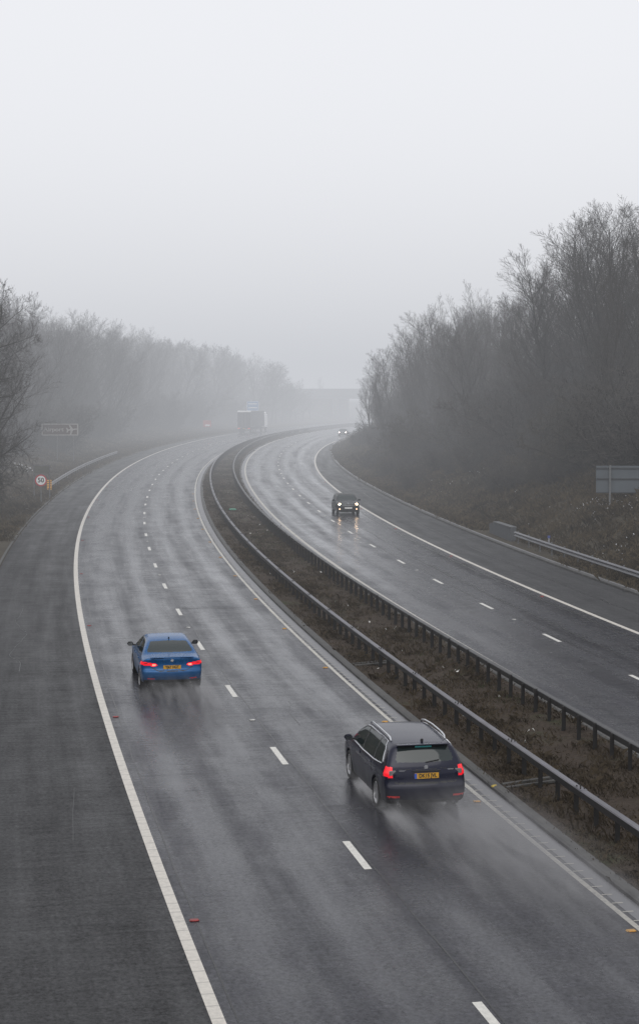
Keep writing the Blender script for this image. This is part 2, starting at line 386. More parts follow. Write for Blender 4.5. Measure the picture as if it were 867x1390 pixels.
seam('road_joint', f('RR', -.62), 5, 300, .10, M_SEAL, .07); seam('road_joint', f('RR', -2.35), 5, 160, .06, M_SEAL, .10); seam('road_joint', f('RR', 1.9), 20, 120, .05, M_SEAL, .14)
seam('road_scar', lambda s: -5.35 + (s - 9) * .05, 9.5, 14.5, .014, M_SCAR, .02); seam('road_crack', 1.2, 20, 24, .02, M_SEAL, .3); seam('road_crack', -6.3, 30, 46, .025, M_SEAL, .35)
def cross_seam(name, s, da, db, w, mat):
    V = [P1(s + e, d, .005)[:] for d in np.linspace(da, db, 9) for e in (-w / 2, w / 2)]; i = np.arange(8) * 2
    tag(obj(name, np_mesh(name, V, np.stack([i, i + 2, i + 3, i + 1], 1), False, [mat])), kind='structure')
for sq in (44.5, 63.): cross_seam('road_joint', sq, .2, 3.4, .05, M_SEAL)
for sq in (84, 99.5, 112): cross_seam('road_joint', sq, -7.6, -4.1, .06, M_SEAL)
def tufts(name, s0, s1, fa, fb, n, hmin, hmax, mat, bl=5, spread=.12, dens=None, wid=.012, label=None, bias=1.):
    """clumps of bent blades scattered on the ground"""
    s = s0 + (s1 - s0) * RNG.random(n) ** bias; t = RNG.random(n); d = fa(s) * (1 - t) + fb(s) * t
    if dens is not None:
        keep = RNG.random(n) < dens(s, d); s, d = s[keep], d[keep]
    n = len(s); x, y, _ = P(s, d); z = GZ(s, d)
    h = RNG.uniform(hmin, hmax, (n, 1)) * RNG.uniform(.5, 1.1, (n, bl)); an = RNG.uniform(0, 2 * np.pi, (n, bl)); ln = RNG.uniform(.2, 1.1, (n, bl))
    bx = x[:, None] + RNG.normal(0, spread, (n, bl)); by = y[:, None] + RNG.normal(0, spread, (n, bl)); bz = np.repeat(z[:, None] - .03, bl, 1)
    tx = np.cos(an) * ln * h; ty = np.sin(an) * ln * h; wx = -np.sin(an + RNG.normal(0, .8, an.shape)) * wid * (1 + h); wy = np.cos(an) * wid * (1 + h)
    p0 = np.stack([bx - wx, by - wy, bz], -1); p1 = np.stack([bx + wx, by + wy, bz], -1)
    p2 = np.stack([bx + tx * .4 + wx * .8, by + ty * .4 + wy * .8, bz + h * .65], -1); p3 = np.stack([bx + tx, by + ty, bz + h * (1.15 - .35 * ln)], -1)
    V = np.stack([p0, p1, p2, p3], 2).reshape(-1, 3); Q = np.arange(len(V)).reshape(-1, 4)
    o = obj(name, np_mesh(name, V, Q, False, [mat])); tag(o, label, kind='stuff'); return o
tufts('grass', -25, 330, f('RE', .7), f('RL', -.6), 60000, .04, .16, M_TUFT, 5, .10, wid=.010, bias=1.7, dens=lambda s, d: .22 + .78 * (vnoise(s * .33 + 7, d * .7, 12) > .42))
M_GREEN = simple('thin_green_grass', (.040, .050, .022), .85, var=.5, scale=1., spec=.2)
tufts('grass', 20, 330, f('RE', 1.9), f('RL', -1.0), 16000, .03, .10, M_GREEN, 4, .09, dens=lambda s, d: (vnoise(s * .13, d * .5, 5) > .58).astype(float), wid=.010)
tufts('grass', -15, 160, f('RE', .8), f('RL', -.7), 5200, .10, .30, M_TUFT, 7, .07, wid=.010, bias=1.4, dens=lambda s, d: (vnoise(s * .5, d * .9, 6) > .55).astype(float))
tufts('undergrowth', 45, 235, f('RK', .35), lambda s: D('RK', s) + 15, 38000, .12, .55, M_TUFT2, 6, .18, wid=.016, dens=lambda s, d: 1. - ((s > 60) & (s < 78.5) & (d < D('RK', s) + 1.2)))
tufts('undergrowth', 75, 345, lambda s: D('LK', s) - 14, f('LK', -.2), 26000, .10, .45, M_TUFT2, 6, .18, wid=.016)
#@@SPLIT
# ------------------------------------------------------------------ from a point of the photograph and a distance to a place in the world
_T = math.atan((650 - VH) / FPX); _C, _Sn = math.cos(_T), math.sin(_T)
def at(u, v, dep):
    up = (650 - v) / FPX * dep
    return Vector(((u - 433.5) / FPX * dep, dep * _C + up * _Sn, CAMH - dep * _Sn + up * _C))
def px(p):
    z = p[2] - CAMH; dep = p[1] * _C - z * _Sn; up = p[1] * _Sn + z * _C
    return 433.5 + FPX * p[0] / dep, 650 - FPX * up / dep, dep

# ------------------------------------------------------------------ safety barriers
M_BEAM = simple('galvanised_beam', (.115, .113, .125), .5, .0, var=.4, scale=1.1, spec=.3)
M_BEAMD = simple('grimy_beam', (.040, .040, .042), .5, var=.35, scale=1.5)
M_BSIDE = simple('dark_steel', (.016, .015, .015), .65, var=.4, scale=2.)  # beam sides, darker than the top face; also lorry frame parts
M_POST = simple('weathered_post', (.013, .012, .012), .75, var=.4, scale=5.)
M_BOLT = simple('rusty_bolt', (.02, .018, .017), .7)
def barrier(key, s0, s1, label, group, topmat, side, step=1.2, z0=.545, z1=.70, hw=.08):
    root = empty('safety_barrier', P1(s0, float(D(key, s0))))
    tag(root, label, 'safety barrier', group); o0 = root.location
    s = np.arange(s0, s1 + .01, 1.2)
    prof = [(-hw, z0), (-hw, z1 - .02), (-hw + .02, z1), (hw - .02, z1), (hw, z1 - .02), (hw, z0)]
    V = np.stack([np.stack(P(s, D(key, s) + a, z), 1) for a, z in prof], 1).reshape(-1, 3) - np.array(o0)
    k = len(prof); i = (np.arange(len(s) - 1)[:, None] * k + np.arange(k)[None]); j = (np.arange(len(s) - 1)[:, None] * k + (np.arange(k)[None] + 1) % k)
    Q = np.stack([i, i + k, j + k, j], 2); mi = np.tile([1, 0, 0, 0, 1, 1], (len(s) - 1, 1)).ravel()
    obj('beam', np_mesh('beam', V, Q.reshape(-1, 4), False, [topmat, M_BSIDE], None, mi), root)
    pm = MB(); pm.box((0, 0, .33), (.045, .11, .66)).box((.035, .05, .33), (.07, .012, .66)).box((-.035, -.05, .33), (.07, .012, .66))
    pm = pm.mesh('post', M_POST); first = True; rest = MB(); n = 0
    for q in np.arange(s0 + .5, s1, step):
        d = float(D(key, q)) + side * (hw + .01); p = P1(q, d, 0); p.z = float(GZ(q, d)) - .02
        if n < 100:
            o = obj('post', pm, root); o.location = p - o0; o.rotation_euler = (0, 0, -heading(q) + random.uniform(-.04, .04)); n += 1
        else: rest.box(p - o0 + Vector((0, 0, .33)), (.10, .10, .68), -heading(q))
    if rest.v: tag(rest.build('post', M_POST, root), kind='stuff')
    return root, o0
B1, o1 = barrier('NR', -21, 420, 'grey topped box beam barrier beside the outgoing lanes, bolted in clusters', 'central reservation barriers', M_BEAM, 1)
import bmesh
def splice():
    """cover plate with five bolt heads standing up out of it, one connected mesh"""
    bm = bmesh.new(); nx, ny, w, l = 7, 15, .145, .42
    vs = [[bm.verts.new(((i / nx - .5) * w, (j / ny - .5) * l, .006)) for j in range(ny + 1)] for i in range(nx + 1)]
    fs = {}
    for i in range(nx):
        for j in range(ny): fs[i, j] = bm.faces.new((vs[i][j], vs[i + 1][j], vs[i + 1][j + 1], vs[i][j + 1]))
    for ij in ((1, 3), (5, 3), (3, 7), (1, 11), (5, 11)):
        r_ = bmesh.ops.extrude_face_region(bm, geom=[fs[ij]]); nv = [g for g in r_['geom'] if isinstance(g, bmesh.types.BMVert)]
        bmesh.ops.translate(bm, verts=nv, vec=(0, 0, .03))
        for v in nv:
            for f_ in v.link_faces: f_.material_index = 1
        bmesh.ops.delete(bm, geom=[fs[ij]], context='FACES_ONLY')
    me = bpy.data.meshes.new('splice_plate'); bm.to_mesh(me); bm.free(); me.materials.append(M_BEAM); me.materials.append(M_BOLT); return me
bmesh_ = splice()
for q in np.arange(9.0 - 4.8 * 6, 130, 4.8):
    o = obj('splice_plate', bmesh_, B1); o.location = P1(q, float(D('NR', q)), .70) - o1; o.rotation_euler = (0, 0, -heading(q))
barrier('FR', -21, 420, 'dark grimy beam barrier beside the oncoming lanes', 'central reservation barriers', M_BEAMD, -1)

M_RAIL = simple('galvanised_rail', (.085, .085, .095), .42, var=.15, scale=1.2, spec=.6)
M_RPOST = simple('rail_post', (.10, .10, .105), .6, var=.3)
def wrail(fd, s0, s1, label, facing, ramp_end=False, z=.72):
    """corrugated rail on posts"""
    root = empty('guard_rail', P1(s0, float(fd(s0)), float(GZ(s0, float(fd(s0)))))); tag(root, label, 'guard rail'); o0 = root.location
    s = np.arange(s0, s1 + .01, 1.); prof = [(-.02, 0), (.05, -.01), (.10, -.05), (.10, -.08), (.0, -.135), (.0, -.175), (.10, -.22), (.10, -.25), (.05, -.29), (-.02, -.31)]
    V = np.stack([np.stack(P(s, fd(s) + facing * a, z + b), 1) for a, b in prof], 1); V[:, :, 2] += GZ(s, fd(s))[:, None] * .5 
    V = V.reshape(-1, 3) - np.array(o0); k = len(prof)
    i = (np.arange(len(s) - 1)[:, None] * k + np.arange(k - 1)[None]).ravel()
    me = np_mesh('rail', V, np.stack([i, i + k, i + k + 1, i + 1], 1), True, [M_RAIL])
    obj('rail', me, root)
    pm = MB(); pm.box((0, 0, .3), (.06, .12, .84)); pm = pm.mesh('post', M_RPOST); n = 0
    for q in np.arange(s0 + .3, s1, 2.4):
        o = obj('post', pm, root); d = float(fd(q)) - facing * .05; p = P1(q, d); p.z = float(GZ(q, d)); o.location = p - o0; o.rotation_euler = (0, 0, -heading(q))
    return root, o0
fdr = lambda s: D('RK', s) + .75
GR, _o = wrail(fdr, -10, 70.5, 'galvanised corrugated rail at the foot of the brambly bank', -1)
fdl = lambda s: D('LK', s) - .95 - .004 * (np.asarray(s) - 120)
wrail(fdl, 122.5, 196, 'galvanised rail on the grass verge by the fifty sign', 1)
# concrete terminal wall behind the end of the rail
M_CONC = simple('stained_concrete', (.062, .066, .072), .75, var=.2, scale=.8, bump=.15)
pA, pB = P1(70.9, float(fdr(70.9)) - .05, .05), P1(77.2, float(fdr(77.2)) + .1, .05)
w = (pB - pA); ang = math.atan2(w.y, w.x); L_ = w.length
mb = MB(); mb.prism([(0, -.12), (L_, -.12), (L_, .62), (L_ * .8, .80), (0, .86)], .32, Matrix.Rotation(math.pi / 2, 4, 'X'))
ob = empty('concrete_wall', pA, ang); tag(ob, 'low grey concrete wall where the rail below the bank ends', 'concrete wall')
mb.build('wall_panel', M_CONC, ob)
cp = MB(); cp.prism([(0, 0), (L_ * .8, -.07), (L_ * .8, -.01), (0, .06)], .38, Matrix.Translation((0, .03, .862)) @ Matrix.Rotation(math.pi / 2, 4, 'X')); cp.build('coping', simple('pale_coping', (.085, .088, .092), .7), ob)

# ------------------------------------------------------------------ lettering
FONTS = {}
def text_mesh(name, body, size, mat, extr=.003, bold=0.):
    c = bpy.data.curves.new('t', 'FONT'); c.body = body; c.size = size; c.align_x = 'CENTER'; c.align_y = 'CENTER'; c.extrude = extr; c.offset = bold
    o = bpy.data.objects.new('t', c); COL.objects.link(o); dg = bpy.context.evaluated_depsgraph_get()
    me = bpy.data.meshes.new_from_object(o.evaluated_get(dg)); bpy.data.objects.remove(o); bpy.data.curves.remove(c)
    me.name = name; me.materials.clear(); me.materials.append(mat); return me
def upright(parent, name, me, loc, sx=1.):
    """lettering or a flat shape drawn in XY stood up to face -Y of its thing"""
    o = obj(name, me, parent); o.location = loc; o.rotation_euler = (R(90), 0, 0); o.scale = (sx, 1, 1); return o
M_GALV = simple('sign_post_grey', (.13, .135, .14), .5, var=.2)
M_SBACK = simple('sign_back_grey', (.075, .088, .10), .55, var=.12, scale=.8)
M_SBARS = simple('sign_back_rail', (.035, .038, .042), .6)
M_RED = simple('sign_red', (.42, .035, .05), .45, var=.1)
M_SWHITE = simple('sign_white', (.72, .73, .73), .45, var=.06)
M_BLACK = simple('sign_black', (.015, .015, .016), .5)
M_BROWN = simple('sign_brown', (.05, .03, .022), .5, var=.15)
M_BLUE = simple('sign_blue', (.08, .20, .40), .45, var=.1)
M_AMBER = simple('marker_amber', (.62, .30, .03), .5, var=.2)
def disc(r, n=48, t=.01):
    return MB().lathe([(0, 0), (0, r), (t, r), (t, 0)], n, 'y')
# fifty roundel on a post, with the empty two-post frame just behind it
c50 = at(55.5, 652, 132.); g = float(GZ(*to_sd(c50.x, c50.y)))
t = empty('speed_sign', (c50.x, c50.y, g), R(4)); tag(t, 'round red ringed 50 speed limit sign on a post by the verge', 'road sign')
h = c50.z - g
MB().tube([(0, .06, -.2), (0, .06, h + .35)], .04, 10).build('post', M_GALV, t)
bk = disc(.47, 48, .015).build('backing_plate', M_SBACK, t, (0, .01, h))
rg = MB().lathe([(0, .36), (0, .46), (.006, .46), (.006, .36)], 56, 'y', close=True).build('red_ring', M_RED, t, (0, 0, h))
fc = disc(.362, 48, .006).build('face', M_SWHITE, t, (0, .002, h))
upright(fc, 'lettering', text_mesh('lettering', '50', .50, M_BLACK, .003, .010), (0, -.005, 0))
fr = at(57, 672, 136.); gf = float(GZ(*to_sd(fr.x, fr.y)))
t = empty('sign_frame', (fr.x, fr.y, gf), R(4)); tag(t, 'dull two post metal frame behind the fifty roundel', 'sign frame')
for q in (-.62, .62): MB().tube([(q, 0, -.2), (q, 0, 2.75)], .045, 8).build('post', M_RPOST, t)
for z in (2.0, 2.7): MB().box((0, -.05, z), (1.35, .03, .07)).build('cross_rail', M_RPOST, t)
MB().box((0, -.08, 2.35), (1.15, .012, .6)).build('panel', simple('dull_panel', (.085, .085, .075), .7), t)
# amber terminal marker on the rail end
pe = P1(121.9, float(fdl(121.9)), 0); ge = float(GZ(*to_sd(pe.x, pe.y)))
t = empty('end_marker', (pe.x, pe.y, ge), R(4)); tag(t, 'amber and black hatched marker plate on the verge rail end', 'marker')
MB().box((0, .05, .3), (.06, .05, .9)).build('post', M_RPOST, t)
MB().box((0, 0, .58), (.40, .03, .84), bev=.01).build('plate', M_AMBER, t)
for i in range(4):
    for sg in (-1, 1): MB().box((sg * .09, -.018, .28 + i * .2), (.2, .006, .05), 0).build('chevron', M_BLACK, t).rotation_euler = (0, 0, 0)
# brown airport sign
ca = at(81.5, 583, 197.); g = float(GZ(*to_sd(ca.x, ca.y)))
t = empty('direction_sign', (ca.x, ca.y, g), R(2)); tag(t, 'brown sign with a pale border and plane symbol on posts before the wood', 'road sign'); h = ca.z - g
W_, H_ = 4.25, 1.36
for q in (-.35, 1.55): MB().tube([(q, .07, -.2), (q, .07, h + H_ / 2)], .07, 8).build('post', M_RPOST, t)
MB().box((0, 0, h), (W_, .03, H_)).build('panel', M_BROWN, t)
b_ = MB()
for c, d in (((0, -.02, h + H_ / 2 - .05), (W_ - .02, .012, .10)), ((0, -.02, h - H_ / 2 + .05), (W_ - .02, .012, .10)), ((-W_ / 2 + .05, -.02, h), (.10, .012, H_ - .21)), ((W_ / 2 - .07, -.02, h), (.14, .012, H_ - .21))): b_.box(c, d)
M_PALE = simple('sign_pale', (.26, .25, .24), .5); b_.build('border', M_PALE, t)
upright(t, 'lettering', text_mesh('lettering', 'Airport', .62, M_PALE, .004, .012), (-.75, -.022, h), 1.22)
pl = [(-.62, 0), (-.5, .07), (-.1, .08), (.18, .55), (.34, .55), (.2, .08), (.45, .07), (.58, .28), (.7, .28), (.62, 0)]; pl = pl + [(x, -y) for x, y in pl[-2:0:-1]]
ps = MB().prism([(-x * math.cos(.12) - y * math.sin(.12), -x * math.sin(.12) + y * math.cos(.12)) for x, y in pl], .008).mesh('plane_symbol', M_PALE)
upright(t, 'plane_symbol', ps, (1.42, -.02, h))
# back of a big sign on the bank
dep = 97.; tl, br = at(808.5, 632, dep), at(905, 669, dep); pb = at(827, 711, dep)
gz = float(GZ(*to_sd(pb.x, pb.y)))
t = empty('motorway_sign', (pb.x, pb.y, gz), R(-3)); tag(t, 'large blank grey back of a sign on posts above the snowy bank', 'road sign')
x0, x1 = tl.x - pb.x, br.x - pb.x; z0, z1 = br.z - gz, tl.z - gz; zm = (z0 + z1) / 2
MB().box(((x0 + x1) / 2, .06, zm), (x1 - x0, .02, z1 - z0)).build('panel', M_SBACK, t)
for z in (z0 + .02, zm + .03, z1 - .14): MB().box(((x0 + x1) / 2, .02, z), (x1 - x0 - .02, .045, .07)).build('stiffening_rail', M_SBARS, t)
for q in (0., x1 - .55 - .0): MB().tube([(q, -.07, -.6), (q, -.07, z1 + .02)], .06, 12).build('post', M_GALV, t)
# red work sign and blue sign far off
cr = at(281, 575, 322.); g = float(GZ(*to_sd(cr.x, cr.y)))
t = empty('warning_sign', (cr.x, cr.y, g), R(-6)); tag(t, 'hazy red sign board standing on the far verge', 'road sign'); h = cr.z - g
for q in (-.4, .4): MB().box((q, .05, h / 2), (.07, .05, h + .3)).build('leg', M_RPOST, t)
MB().box((0, 0, h), (1.55, .03, 1.25), bev=.01).build('panel', simple('bright_red_board', (.36, .11, .11), .5), t)
MB().box((.1, -.025, h - .3), (.9, .01, .3)).build('inset_panel', M_SWHITE, t)
cb = at(343, 551, 360.); g = float(GZ(*to_sd(cb.x, cb.y)))
t = empty('direction_sign', (cb.x, cb.y, g), R(-9)); tag(t, 'hazy blue motorway sign with white lines behind the lorry', 'road sign'); h = cb.z - g
for q in (-.8, .8): MB().box((q, .07, h / 2), (.12, .1, h + 1)).build('post', M_RPOST, t)
MB().box((0, 0, h), (2.6, .03, 2.1)).build('panel', M_BLUE, t)
for z in (.45, -.35): MB().box((0, -.02, h + z), (1.9, .008, .2)).build('text_line', M_SWHITE, t)
b_ = MB()
for c, d in (((0, -.02, h + 1.0), (2.5, .008, .06)), ((0, -.02, h - 1.0), (2.5, .008, .06)), ((-1.25, -.02, h), (.06, .008, 1.9)), ((1.25, -.02, h), (.06, .008, 1.9))): b_.box(c, d)
b_.build('border', M_SWHITE, t)
# small marker post by the rail end
pm_ = P1(66., float(fdr(66.)) + .9); pm_.z = float(GZ(*to_sd(pm_.x, pm_.y)))
t = empty('marker_post', pm_); tag(t, 'small white marker post with a blue top behind the bank rail', 'marker post')
MB().box((0, 0, .35), (.09, .05, .7), bev=.01).build('shaft', simple('dull_white', (.22, .22, .24), .6), t); MB().box((0, -.002, .70), (.15, .07, .14), bev=.01).build('cap', simple('dull_blue', (.05, .07, .22), .5), t)

# ------------------------------------------------------------------ road studs
def stud_proto(name, lens, label, group):
    r = empty(name); tag(r, label, 'road stud', group)
    MB().prism([(-.085, 0), (.085, 0), (.065, .018), (-.065, .018)], .09, Matrix.Translation((0, .05, 0)) @ Matrix.Rotation(R(90), 4, 'X')).build('body', simple('stud_body', lens[0], .5), r)
    MB().box((0, -.045, .010), (.11, .008, .014)).build('reflector', simple('stud_lens', lens[1], .25, emis=lens[1], estr=lens[2]), r); return r  # slight emission makes the lens glow as if returning light
def copies(proto, places, group_label=None):
    ch = list(proto.children); first = True
    for loc, rz in places:
        if first: o = proto; first = False
        else:
            o = proto.copy(); COL.objects.link(o)
            for c in ch:
                k = c.copy(); COL.objects.link(k); k.parent = o
                for c2 in c.children:
                    k2 = c2.copy(); COL.objects.link(k2); k2.parent = k
        o.location = loc; o.rotation_euler = (0, 0, rz)
bpy.context.view_layer.update()
def studs(key, off, s0, per, smax, *a):
    copies(stud_proto('road_stud', *a), [(P1(q, float(D(key, q)) + off, .005), -heading(q)) for q in np.arange(s0, smax, per)])
def s_at(u, v): p = at(u, v, 1); k = CAMH / (CAMH - p.z); return to_sd(p.x * k, p.y * k)[0]
studs('LE', .26, s_at(260, 1248), 18., 170, ((.20, .03, .03), (.34, .05, .05), .06), 'red road stud just inside the solid verge line', 'red studs along the verge line')
studs('RE', -.22, s_at(856, 1256), 9., 120, ((.45, .24, .04), (.70, .32, .03), .08), 'amber road stud along the central reservation line', 'amber studs by the central reservation')
studs('LL', .0, 7.397 + 13.5, 18., 180, ((.30, .30, .29), (.75, .75, .72), .1), 'pale road stud between two lane dashes of the outgoing side', 'white studs on the outgoing lane line')
studs('ML', .0, s_at(694, 839), 18.25, 180, ((.30, .30, .29), (.75, .75, .72), .1), 'pale road stud between two lane dashes of the oncoming side', 'white studs on the oncoming lane line')
studs('RR', -.28, s_at(732, 806 + 4), 18., 150, ((.16, .04, .03), (.6, .06, .05), .15), 'dull red road stud beside the oncoming shoulder line', 'red studs along the oncoming shoulder line')

# ------------------------------------------------------------------ litter and old snow
def crumbs(name, n, fs, fd, size, mat, cl=1, label=None):
    V = []; Q = []
    s = fs(n); d = fd(n, s)
    for a, b in zip(s, d):
        p = P1(a, b); p.z = float(GZ(a, b)) + .03
        for _ in range(cl):
            k = len(V); r = random.uniform(*size); q = p + Vector((random.gauss(0, .25), random.gauss(0, .25), random.uniform(.0, .12))) * (cl > 1)
            for i in range(4):
                an = i * math.pi / 2 + random.uniform(-.5, .5); V.append((q.x + math.cos(an) * r * random.uniform(.5, 1.3), q.y + math.sin(an) * r * random.uniform(.4, 1), q.z + random.uniform(-.02, .09)))
            Q.append((k, k + 1, k + 2, k + 3))
    o = obj(name, np_mesh(name, V, Q, False, [mat])); tag(o, kind='stuff')
M_LIT = simple('litter_white', (.48, .48, .46), .55, var=.3)
def clus(lo, hi, k):
    def fs(n):
        c = RNG.uniform(lo, hi, k); return np.clip(c[RNG.integers(0, k, n)] + RNG.normal(0, .9, n), lo, hi)
    return fs
crumbs('litter', 46, clus(4, 60, 15), lambda n, s: D('RE', s) + 1.3 + RNG.random(n) * 2.9, (.02, .065), M_LIT)
crumbs('litter', 16, clus(60, 150, 12), lambda n, s: D('RE', s) + 1.3 + RNG.random(n) * 2.9, (.04, .09), M_LIT)
crumbs('litter', 12, clus(90, 125, 8), lambda n, s: D('LK', s) - .5 - RNG.random(n) * 3., (.06, .14), M_LIT)
# snow lying in the brambles
def snow(name, patches, spread, n, size):
    V = []; Q = []
    for (u, v, dep0) in patches:
        # find the bank under this sight line
        best = None
        for dep in np.arange(dep0 - 25, dep0 + 30, .25):
            p = at(u, v, dep); g = float(GZ(*to_sd(p.x, p.y)))
            if p.z <= g + .12: best = p; break
        if best is None: continue
        for _ in range(n):
            q = best + Vector((random.gauss(0, spread), random.gauss(0, spread * .8), 0)); q.z = float(GZ(*to_sd(q.x, q.y))) + random.uniform(.1, .42)
            k = len(V); r = random.uniform(*size)
            for i in range(4):
                an = i * math.pi / 2 + random.uniform(-.5, .5); V.append((q.x + math.cos(an) * r, q.y + math.sin(an) * r * .7, q.z + math.sin(an) * r * .5 + random.uniform(-.03, .03)))
            Q.append((k, k + 1, k + 2, k + 3))
    if Q: tag(obj(name, np_mesh(name, V, Q, False, [M_SNOW])), kind='stuff')
snow('snow', [(805, 682, 100), (815, 690, 100), (835, 682, 100), (842, 684, 100), (858, 684, 100), (866, 690, 100), (812, 700, 98), (790, 690, 100), (800, 688, 100), (850, 692, 100), (852, 735, 94), (866, 740, 94), (846, 748, 93), (858, 752, 92)], .6, 10, (.012, .04))
snow('snow', [(605, 652, 130), (618, 650, 130), (640, 649, 130), (652, 646, 130), (602, 672, 120), (622, 668, 120), (735, 705, 105), (660, 660, 120), (700, 672, 115)], .8, 5, (.018, .045))
snow('snow', [(30, 634, 150), (36, 637, 150), (40, 639, 150), (43, 641, 148),], .5, 8, (.05, .12))
o = MB().box((0, 0, .06), (.5, .3, .12), .4, .2, .05).box((.15, .2, .05), (.3, .25, .1), 1., .3, .04).build('plastic_bag', simple('green_plastic', (.03, .16, .10), .5, var=.3)); q = s_at(316.5, 694); tag(o, 'crumpled green plastic bag lying on the central reservation', 'litter'); o.location = P1(q, (5.3 + 7.9) / 2 - .2, .05)
o = MB().box((0, 0, .03), (.16, .10, .05), .7, .1, .02).build('work_glove', simple('faded_yellow', (.45, .33, .05), .7)); o.location = P1(*[float(v) for v in (s_at(667, 1073), D('RE', 9.) + .48)], .05); tag(o, 'muddy yellow scrap lying by the kerb gap behind the estate car', 'litter')
# wet gully crossing the reservation at the gap in the kerb
for sq in (s_at(470, 905), s_at(655, 1068)):
    for off in (-.16, .16):
        b = MB(); 
        pa, pb2 = P1(sq + off, float(D('RE', sq)) + .7, .065), P1(sq + off + .5, float(D('RE', sq)) + 2.1, .06)
        b.tube([pa, (pa + pb2) / 2, pb2], .045, 6); b.build('drain_edging', M_KERB); tag(bpy.data.objects[-1] if False else COL.objects[-1], 'low kerb edging of the drain crossing the central reservation', 'kerb edging', 'drain edgings on the reservation')

# ------------------------------------------------------------------ bridge far off in the fog
t = empty('road_bridge', P1(432, 8), -heading(432)); tag(t, 'concrete overbridge crossing the motorway far off in the fog', 'bridge')
M_BR = simple('bridge_concrete', (.09, .09, .092), .8, var=.15, scale=.2)
MB().box((-6, 0, 6.55), (110, 9, 1.1)).build('deck', M_BR, t)
for y in (-4.6, 4.6): MB().box((-6, y, 7.75), (110, .25, 1.9)).build('parapet', M_BR, t)
for x in (-1.2,): MB().box((x, 0, 3), (1, 7.5, 6)).build('pier', M_BR, t)
for x in (-21, 19.5): MB().box((x, 0, 3), (1.4, 10, 6)).build('abutment', M_BR, t)
for sx, x in ((-1, -21.8), (1, 20.3)):
    MB().prism([(0, -1), (sx * 45, -1), (sx * 45, 5.98), (0, 5.98)], 14, Matrix.Translation((x, 7, 0)) @ Matrix.Rotation(R(90), 4, 'X')).build('approach_embankment', M_GROUND, t)

# ------------------------------------------------------------------ trees
M_BARK = simple('bark', (.034, .031, .028), .85, var=.35, scale=2.)
M_TWIG = simple('twigs', (.036, .032, .029), .85, var=.3, scale=.5)
M_IVY = simple('bramble_stems', (.038, .034, .026), .85, var=.4, scale=.6)
def prisms(segs, n):
    a = np.array([s[0] for s in segs]); b = np.array([s[1] for s in segs]); ra = np.array([s[2] for s in segs])[:, None]; rb = np.array([s[3] for s in segs])[:, None]
    t = b - a; t /= np.linalg.norm(t, axis=1, keepdims=True) + 1e-9
    h = np.where(np.abs(t[:, 2:3]) < .9, np.array([[0, 0, 1.]]), np.array([[1., 0, 0]])); u = h - t * (h * t).sum(1, keepdims=True); u /= np.linalg.norm(u, axis=1, keepdims=True); w = np.cross(t, u)
    V = []
    for k in range(n):
        an = 2 * np.pi * k / n; o = u * np.cos(an) + w * np.sin(an); V += [a + o * ra, b + o * rb]
    V = np.stack(V, 1).reshape(-1, 3); base = np.arange(len(segs))[:, None] * 2 * n
    Q = np.stack([np.stack([base[:, 0] + 2 * k, base[:, 0] + 2 * ((k + 1) % n), base[:, 0] + 2 * ((k + 1) % n) + 1, base[:, 0] + 2 * k + 1], 1) for k in range(n)], 1).reshape(-1, 4)
    return V, Q
def grow(seed, H, r0, nchild, ratio, ang, up, start, multi=1, droop=0., wob=.12, twig=.010):
    rr = random.Random(seed); big = []; fine = []; last = len(nchild)
    def br(p, d, L, r, lv):
        ns = (9, 6, 4, 3, 2, 2)[min(lv, 5)]; pts = [p]; dirs = [d]; rads = [r]
        for i in range(ns):
            d = Vector((d.x + rr.gauss(0, wob), d.y + rr.gauss(0, wob), d.z + rr.gauss(0, wob * .7) + (up if lv else .06) - droop * (lv > 1) * (i / ns))).normalized()
            q = pts[-1] + d * (L / ns); pts.append(q); dirs.append(d); rads.append(max(twig * .6, r * (1 - .82 * (i + 1) / ns)))
        for i in range(ns): (big if lv < 2 else fine).append((pts[i][:], pts[i + 1][:], rads[i], rads[i + 1]))
        if lv >= last: return
        n = nchild[lv]; az = rr.uniform(0, 6.28)
        for k in range(n):
            t = start[lv] + (1 - start[lv]) * (k + rr.random()) / n; t = min(t, .98); i = min(int(t * ns), ns - 1); f_ = t * ns - i
            q = pts[i].lerp(pts[i + 1], f_); dd = dirs[i + 1]; az += 2.4 + rr.uniform(-.5, .5)
            a = Vector((0, 0, 1)) if abs(dd.z) < .9 else Vector((1, 0, 0)); u = (a - dd * a.dot(dd)).normalized(); w2 = dd.cross(u)
            an = R(ang[lv]) * rr.uniform(.7, 1.3); nd = dd * math.cos(an) + (u * math.cos(az) + w2 * math.sin(az)) * math.sin(an)
            ln = L * ratio[lv] * (1 - .55 * (t - start[lv]) / (1 - start[lv] + 1e-6)) * rr.uniform(.7, 1.2)
            br(q, nd, ln, max(twig, rads[i] * .55), lv + 1)
    for m in range(multi):
        if multi == 1: br(Vector((0, 0, -.3)), Vector((0, 0, 1)), H, r0, 0)
        else:
            a = rr.uniform(0, 6.28); q = rr.uniform(0, .5); ti = rr.uniform(.05, .75); br(Vector((math.cos(a) * q, math.sin(a) * q, -.2)), Vector((math.cos(a) * ti, math.sin(a) * ti, 1)).normalized(), H * rr.uniform(.6, 1.), r0, 0)
    return big, fine
def tree_proto(name, spec, bark, twig_m, crown_name='crown'):
    big, fine = grow(**spec); r = empty(name)
    obj('trunk' if spec.get('multi', 1) == 1 else 'stems', np_mesh('trunk', *prisms(big, 6), True, [bark]), r)
    obj(crown_name, np_mesh(crown_name, *prisms(fine, 3), False, [twig_m]), r)
    zs = max(s[1][2] for s in fine); return r, zs
